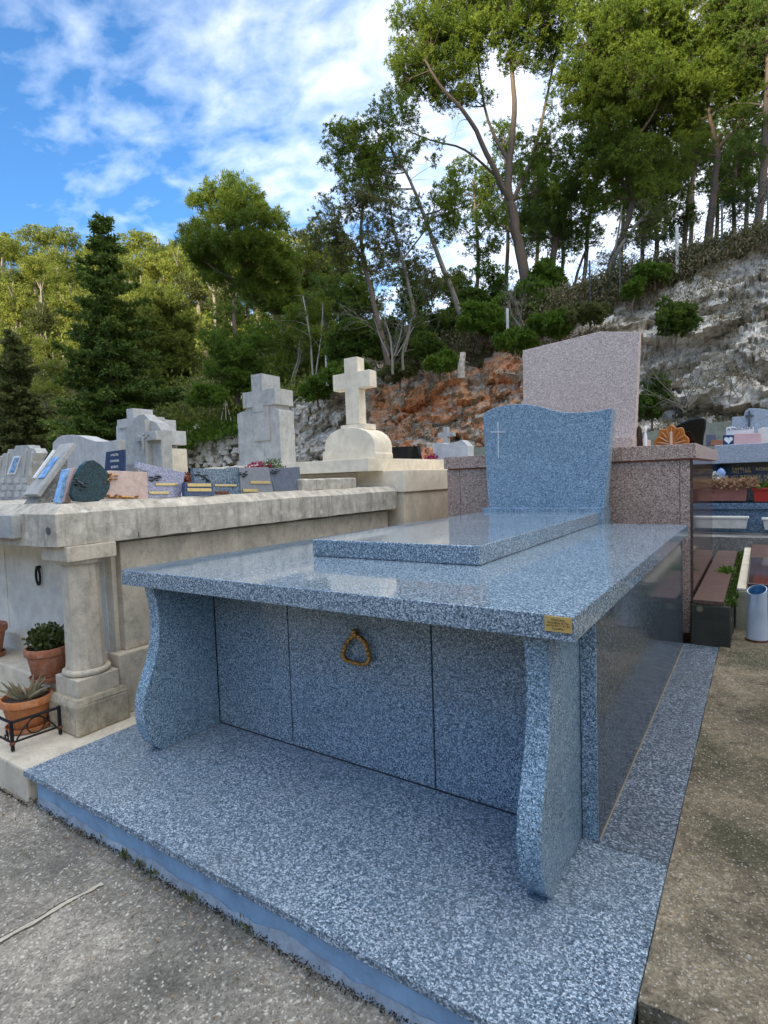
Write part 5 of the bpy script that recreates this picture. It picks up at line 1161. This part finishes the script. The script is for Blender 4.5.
# ---- dark fir on the left
def fir(label,xa,ya,xb,yb_,hw,D,leaf=LM_fir,group='trees beyond the cemetery',dens=1):
    s=D/F;top=at(xa,ya,d=D);bot=at(xb,yb_,d=D);bot[:2]=top[:2]*.6+bot[:2]*.4
    T_=thing('fir_tree',bot,label,'tree',group);H=np.linalg.norm(top-bot)
    mb=MB();mb.tube([bot-[0,0,1],bot,(top+bot)/2,top],[.20,.17,.10,.02],8)
    C=[];Dv=[];Ln=[];Tn=[];bb=MB()
    nl=int(27*dens)
    for i in range(nl):
        t=(i+.5)/nl; zc=bot+(top-bot)*t
        prof_=(1-t)**.78 if t>.15 else (1-t)**.78*(.82+1.2*t)
        Rr=hw*s*prof_*rng.uniform(.8,1.12)+.12
        for k in range(int(7+7*(1-t))):
            a=rng.random()*6.283;d=np.array([math.cos(a),math.sin(a),0]);L_=Rr*rng.choice([rng.uniform(.45,.8),rng.uniform(.8,1.2)])
            p0=zc+[0,0,rng.uniform(-.5,.5)*H/nl]
            tip=p0+d*L_+np.array([0,0,(.25*t-.16)*L_]);P=bez(p0,tip,.10,5)
            bb.tube(P,[.03,.025,.018,.012,.006],3)
            n=int(8+L_/s*1.15)
            u=rng.random(n)**.6;q=np.array([P[0]+(P[-1]-P[0])*w+[0,0,-.10*L_*math.sin(math.pi*w)] for w in u])
            side=np.cross(d,UPV);w2=(1-u)*.35*L_+.10
            q=q+side*(rng.uniform(-1,1,n)*w2)[:,None]+[0,0,-.05]
            base=rng.random()*.5
            for _ in range(5):
                C.append(q+rng.normal(size=(n,3))*[.06,.06,.03]);Dv.append(d*.6+rdir(n)*.7+[0,0,-.12]);Ln.append(rng.uniform(.6,1.2,n)*4.6*s);Tn.append(base+rng.random(n)*.5)
    mb.add(bb.v,bb.f);mb.build('trunk',BARK,T_)
    C=np.concatenate(C);leaf_mesh('crown',C,np.concatenate(Dv),rdir(len(C)),np.concatenate(Ln),1.9*s,leaf,T_,tint=np.concatenate(Tn));return T_
fir('big dark conical fir behind the far left headstones',103,213,105,452,68,27)
fir('smaller olive conical fir cut by the left edge of the picture',12,330,14,462,40,30,LM_oliv,dens=.7)
# ---- hillside trees (copies of four crowns)
def proto(name,kind,leaf):
    D=60;s=D/F;T_=thing(name,(0,0,0),'x','tree','pines on the far left hillside')
    h=8.;mb=MB();mb.tube([(0,0,-1.5),(.1,0,h*.3),(-.15,.1,h*.6),(0,0,h*.9)],[.28,.22,.15,.05],6);mb.tube([(0,0,h*.4),(.9,.2,h*.62),(1.5,.3,h*.75)],[.12,.09,.04],5);mb.tube([(0,0,h*.45),(-.8,-.3,h*.65),(-1.5,-.3,h*.78)],[.12,.09,.04],5)
    mb.build('trunk',BARKL,T_,smooth=True)
    n=64 if kind else 48
    o=rdir(n)*(rng.random((n,1))**.35)
    if kind==0: pc=o*[2.6,2.6,1.9]+[0,0,h*.78]
    elif kind==1: pc=o*[2.2,2.2,3.2]+[0,0,h*.55]
    elif kind==2: pc=o*[3.1,3.1,1.5]+[0,0,h*.82];
    else: pc=o*[1.9,1.9,2.6]+[0,0,h*.45]
    C,Dv,Ln,Tn=foliage(pc,rng.uniform(.5,1.0,n)*.85,D,1,3.6,1.2,.75,perpuff=22,perleaf=5)
    leaf_mesh('crown',C,Dv,rdir(len(C)),Ln*.8,1.1*s,leaf,T_,tint=Tn);return T_
protos=[proto('pine_tree',0,LM_gold),proto('pine_tree',1,LM_gold2),proto('pine_tree',2,LM_gold2),proto('bushy_tree',3,LM_gold),proto('bushy_tree',3,LM_oliv),proto('pine_tree',1,LM_gold)]
used_=[False]*len(protos)
rowsH=[(.06,'lowest row'),(.15,'second row up'),(.26,'third row up'),(.40,'fourth row up'),(.60,'upper row'),(.78,'row below the ridge'),(.95,'ridge line')]
ordn=["first","second","third"]+["%dth"%i for i in range(4,30)]
for ri,(t,rn) in enumerate(rowsH):
    us=np.linspace(-35,330,[9,9,13,14,18,20,22][ri])+rng.uniform(-8,8,[9,9,13,14,18,20,22][ri]);us.sort()
    cnt=0
    for j,u in enumerate(us):
        if u>[150,150,170,185,300,400,400][ri] or (ri==4 and 180<u<222): continue
        tt_=t+rng.uniform(-.03,.03);p,D=terrain(u,max(tt_,.02))
        k=int(rng.integers(0,6));sc_=rng.uniform(.8,1.15)*[.42,.5,.62,.75,.85,.9,.95][ri]
        src=protos[k]
        if not used_[k]: r=src;used_[k]=True
        else:
            r=src.copy();COL.objects.link(r)
            for ch in list(src.children):
                c=ch.copy();COL.objects.link(c);c.parent=r
        r.location=tuple(p);r.rotation_euler=(0,0,rng.random()*6.28);r.scale=(sc_*rng.uniform(.9,1.15),sc_*rng.uniform(.9,1.15),sc_)
        kindn=['round crowned golden pine','tall yellow green pine','flat topped yellow green pine','round golden bushy tree','olive green bushy tree','slender golden pine'][k]
        r['label']='%s on the left hillside, %s from left, %s'%(kindn,ordn[cnt],rn);cnt+=1
        r['category']='tree';r['group']='trees on the far left hillside'
for k,u_ in enumerate(used_):
    if not u_:
        for ch in list(protos[k].children): bpy.data.objects.remove(ch)
        bpy.data.objects.remove(protos[k])
# ---- ground cover on the slopes (stuff)
def cover(name,n,ufun,tfun,mat,ln,wd,pert=7,spread=1.0,h=.25):
    C=[];Dv=[];Ln=[];Wd=[]
    for _ in range(n):
        u=ufun();p,D=terrain(u,tfun());p=p+[0,0,.02];k=pert;s=D/F
        C.append(p+rng.normal(size=(k,3))*[spread*.3,spread*.3,.06]);Dv.append(rdir(k)*.8+[0,0,.9]);Ln.append(rng.uniform(.5,1.2,k)*ln*s);Wd.append(np.full(k,wd*s))
    C=np.concatenate(C);o=leaf_mesh(name,C,np.concatenate(Dv),rdir(len(C)),np.concatenate(Ln),np.concatenate(Wd),mat,None,C.mean(0));return tag(o,kind='stuff')
cover('dry_grass',5200,lambda:rng.uniform(400,860),lambda:rng.random()**.9,LM_dryg,3.6,1.0,9)
cover('slope_scrub',1900,lambda:rng.uniform(300,860),lambda:rng.random()**.8,LM_oliv,4.5,1.6,9,.9)
cover('hillside_scrub',6500,lambda:rng.uniform(-80,330),lambda:rng.random()**1.5*.98,LM_gold,4.5,2.2,9,2.4)
C=[];cl_m=0
for _ in range(60000):
    i=int(rng.integers(0,nc));j=int(rng.integers(4,2+NC))
    if not 340<cols[i]<900: continue
    p=G[i,j];h_=fr((p[0],p[1],p[2]*1.5),.55,4)+ (j/NC-.5)*.35+(.10 if 610<cols[i]<720 else 0)
    if h_>.26: C.append(p)
    if len(C)>2600: break
C=np.array(C);C=np.repeat(C,8,0)+rng.normal(size=(len(C)*8,3))*[.12,.12,.10]
o=leaf_mesh('cliff_scrub',C,rdir(len(C))*.8+[0,0,.7],rdir(len(C)),rng.uniform(.06,.17,len(C)),.035,LM_dryg,None,C.mean(0),tint=rng.random(len(C))*.8);tag(o,kind='stuff')
cover('rubble_weeds',420,lambda:rng.uniform(170,262),lambda:-.06+rng.random()*.07,LM_bush,6,2,9,1.0)
cover('bank_grass',1500,lambda:rng.uniform(-60,340),lambda:rng.random()*.10,LM_oliv,5,1.6,9,1.0)
# ---- stones of the rubble slope
M_rub=stone('rubble_limestone',(.74,.69,.58),(.40,.36,.29),.4,streak=False)
mb=MB()
for _ in range(430):
    u=rng.uniform(170,262);D0=interp(u,U_,Df);w=rng.random();D=D0+2*w-.5;y1_=interp(u,U_,yc);q=at(u,480,d=D);zt=zrow(u,y1_,D0+2);c=np.array([q[0],q[1],.2+(zt-.2)*max(0,(w-.0))**.8])
    r=rng.uniform(.06,.26)
    ang=np.linspace(0,6.283,6,endpoint=False);k=len(mb.v)
    vv=[c+np.array([math.cos(a)*r*rng.uniform(.7,1.2),math.sin(a)*r*rng.uniform(.7,1.2),-.6*r]) for a in ang]+[c+np.array([math.cos(a)*r*rng.uniform(.45,.9),math.sin(a)*r*rng.uniform(.45,.9),r*rng.uniform(.3,.7)]) for a in ang]
    mb.add(vv,[tuple(range(5,-1,-1)),tuple(range(6,12))]+[(i,(i+1)%6,(i+1)%6+6,i+6) for i in range(6)])
o=mb.build('rubble_stones',M_rub,None,loc=at(215,440,d=28));tag(o,kind='stuff')
# ---- fence along the crest and small posts
M_wire=simple('green_wire',(.03,.06,.05),.6,.4)
fp=[(590,296,.0),(620,284,0),(677,263,0),(722,240,0),(768,218,0),(820,190,0)]
ft=None
posts=[]
for u,y,_ in fp:
    D=interp(u,U_,Dr)-.9;posts.append((at(u,y,d=D),D))
ft=thing('wire_fence',posts[2][0],'dark green wire mesh fence on pale posts along the crest of the right slope','fence')
Hf=1.15
for i,(p,D) in enumerate(posts):
    mb=MB();mb.tube([p-[0,0,.3],p+[0,0,Hf]],.05 if i==2 else .03,8);mb.build('post',M_plast if i==2 else M_lead,ft,smooth=True)
for i in range(len(posts)-1):
    a,b=posts[i][0],posts[i+1][0];mb=MB();d=b-a;l=np.linalg.norm(d);n=int(l/.13)
    for h_ in (0.02,.55,1.1): mb.tube([a+[0,0,h_],b+[0,0,h_]],.007,3)
    for j in range(-9,n):
        for sgn in (1,-1):
            s0=j/n;s1=(j+9)/n
            za,zb2=(0,1.1) if sgn>0 else (1.1,0)
            t0,t1=max(0,s0),min(1,s1)
            if t1<=t0: continue
            f0=(t0-s0)/(s1-s0);f1=(t1-s0)/(s1-s0)
            mb.tube([a+d*t0+[0,0,za+(zb2-za)*f0],a+d*t1+[0,0,za+(zb2-za)*f1]],.007,3)
    mb.build('wire_mesh',M_wire,ft)
for x,yb_,yt_,D,lab in ((508,345,309,18.6,'pale concrete post on the slope below the tallest pine'),(327,378,346,22.4,'pale concrete post in the shrubs just left of the white cross'),):
    a=at(x,yb_,d=D);b=at(x,yt_,d=D);tag(MB().tube([a-[0,0,.3],(a[0],a[1],b[2])],.05,8).build('fence_post',M_plast,None,loc=a),lab,'post')
a=at(461,372,d=18.6);b=at(463,353,d=18.6);mb=MB();mb.tube([a-[0,0,.2],a+[.02,0,.25],[b[0],b[1],b[2]]],[.13,.12,.10],9)
tag(rough_up(mb.build('tree_stump',simple('weathered_wood',(.50,.44,.36),.9,var=.3,vs=12),None,loc=a),.03,8,.1),'pale weathered stump on the cliff edge above the red rocks','stump')
def tripod(x,y,h,D,lab):
    a=at(x,y,d=D);mb=MB()
    for d in (-5,0,5): p=at(x+d,y,d=D);mb.tube([p-[0,0,.1],a+[0,0,h]],.022,5)
    tag(mb.build('stake_tripod',M_plast,None,loc=a),lab,'stake')
tripod(226,418,.9,27,'small tripod of pale stakes on the bank left of the tall grey cross')
# ================================================================ LIGHT AND SKY
SE=math.radians(SUN_EL);SA=math.radians(SUN_AZ)
w=bpy.data.worlds.new('World');scene.world=w;w.use_nodes=True;nt=w.node_tree;bg=nt.nodes['Background']
sky=N(nt,'ShaderNodeTexSky');sky.sky_type='NISHITA';sky.sun_disc=False;sky.sun_elevation=SE;sky.sun_rotation=SA;sky.altitude=200;sky.dust_density=.3;sky.ozone_density=3.0;sky.air_density=.8
tc=N(nt,'ShaderNodeTexCoord');sx=N(nt,'ShaderNodeSeparateXYZ');L(nt,tc.outputs['Generated'],sx.inputs[0])
def M2(op,a,b=None):
    m=N(nt,'ShaderNodeMath',operation=op)
    for i,v in enumerate((a,b)):
        if v is None: continue
        if isinstance(v,(int,float)): m.inputs[i].default_value=v
        else: L(nt,v,m.inputs[i])
    return m.outputs[0]
den=M2('ADD',M2('MAXIMUM',sx.outputs[2],0),.16)
cb=N(nt,'ShaderNodeCombineXYZ');L(nt,M2('DIVIDE',sx.outputs[0],den),cb.inputs[0]);L(nt,M2('DIVIDE',sx.outputs[1],den),cb.inputs[1])
mp=N(nt,'ShaderNodeMapping');mp.inputs['Rotation'].default_value=(0,0,math.radians(-25));mp.inputs['Scale'].default_value=(1.0,1.35,1);L(nt,cb.outputs[0],mp.inputs[0])
nA=noise(nt,mp.outputs[0],1.1,3,.5,.3);nB=noise(nt,mp.outputs[0],9.5,6,.55,.25);nC=noise(nt,mp.outputs[0],2.4,6,.6,.8)
dr=N(nt,'ShaderNodeVectorMath',operation='DOT_PRODUCT');L(nt,tc.outputs['Generated'],dr.inputs[0]);dr.inputs[1].default_value=(.83,.55,.12)
cov=M2('MULTIPLY_ADD',dr.outputs['Value'],.50);cov.node.inputs[2].default_value=CLOUD_OFF
zb_=N(nt,'ShaderNodeMapRange');L(nt,sx.outputs[2],zb_.inputs[0]);zb_.inputs[1].default_value=.66;zb_.inputs[2].default_value=.85;zb_.inputs[3].default_value=0;zb_.inputs[4].default_value=.35  # extra overhead cloud cover, out of view, added as soft white fill light
cov=M2('ADD',cov,zb_.outputs[0])
tot=M2('ADD',M2('ADD',M2('MULTIPLY',nB,.55),M2('MULTIPLY',nC,.35)),M2('ADD',M2('MULTIPLY',nA,.30),cov))
mask=ramp(nt,tot,[(.48,0),(.64,.30),(.78,.56),(.98,.86)])
zf=ramp(nt,sx.outputs[2],[(-.02,0),(.05,1)])
mask=mix(nt,1,mask,zf,'MULTIPLY')
shade=ramp(nt,tot,[(.62,(.82,.90,1.0)),(.82,(1,.98,.96)),(1.0,(.86,.87,.90))])
cbm=ramp(nt,sx.outputs[2],[(.62,.5),(.80,.85)]);cl=mix(nt,1,shade,(CLOUD_B*2,CLOUD_B*2,CLOUD_B*2),'MULTIPLY');cl=mix(nt,1,cl,cbm,'MULTIPLY')  # clouds brightened overhead to strengthen the added fill light
hs=N(nt,'ShaderNodeHueSaturation');hs.inputs['Saturation'].default_value=SKY_SAT;L(nt,sky.outputs[0],hs.inputs['Color'])
L(nt,mix(nt,mask,hs.outputs[0],cl),bg.inputs['Color']);bg.inputs['Strength'].default_value=SKY_STR
sl=bpy.data.lights.new('sun','SUN');sl.energy=SUN_STR;sl.angle=math.radians(1.0);sl.color=(1,.86,.62);so=bpy.data.objects.new('sun',sl);COL.objects.link(so)
sd=Vector((math.sin(SA)*math.cos(SE),math.cos(SA)*math.cos(SE),math.sin(SE)));so.rotation_euler=sd.to_track_quat('Z','Y').to_euler()
vs_=scene.view_settings;vs_.view_transform='Standard';vs_.look='None';vs_.exposure=EXPO;vs_.gamma=1
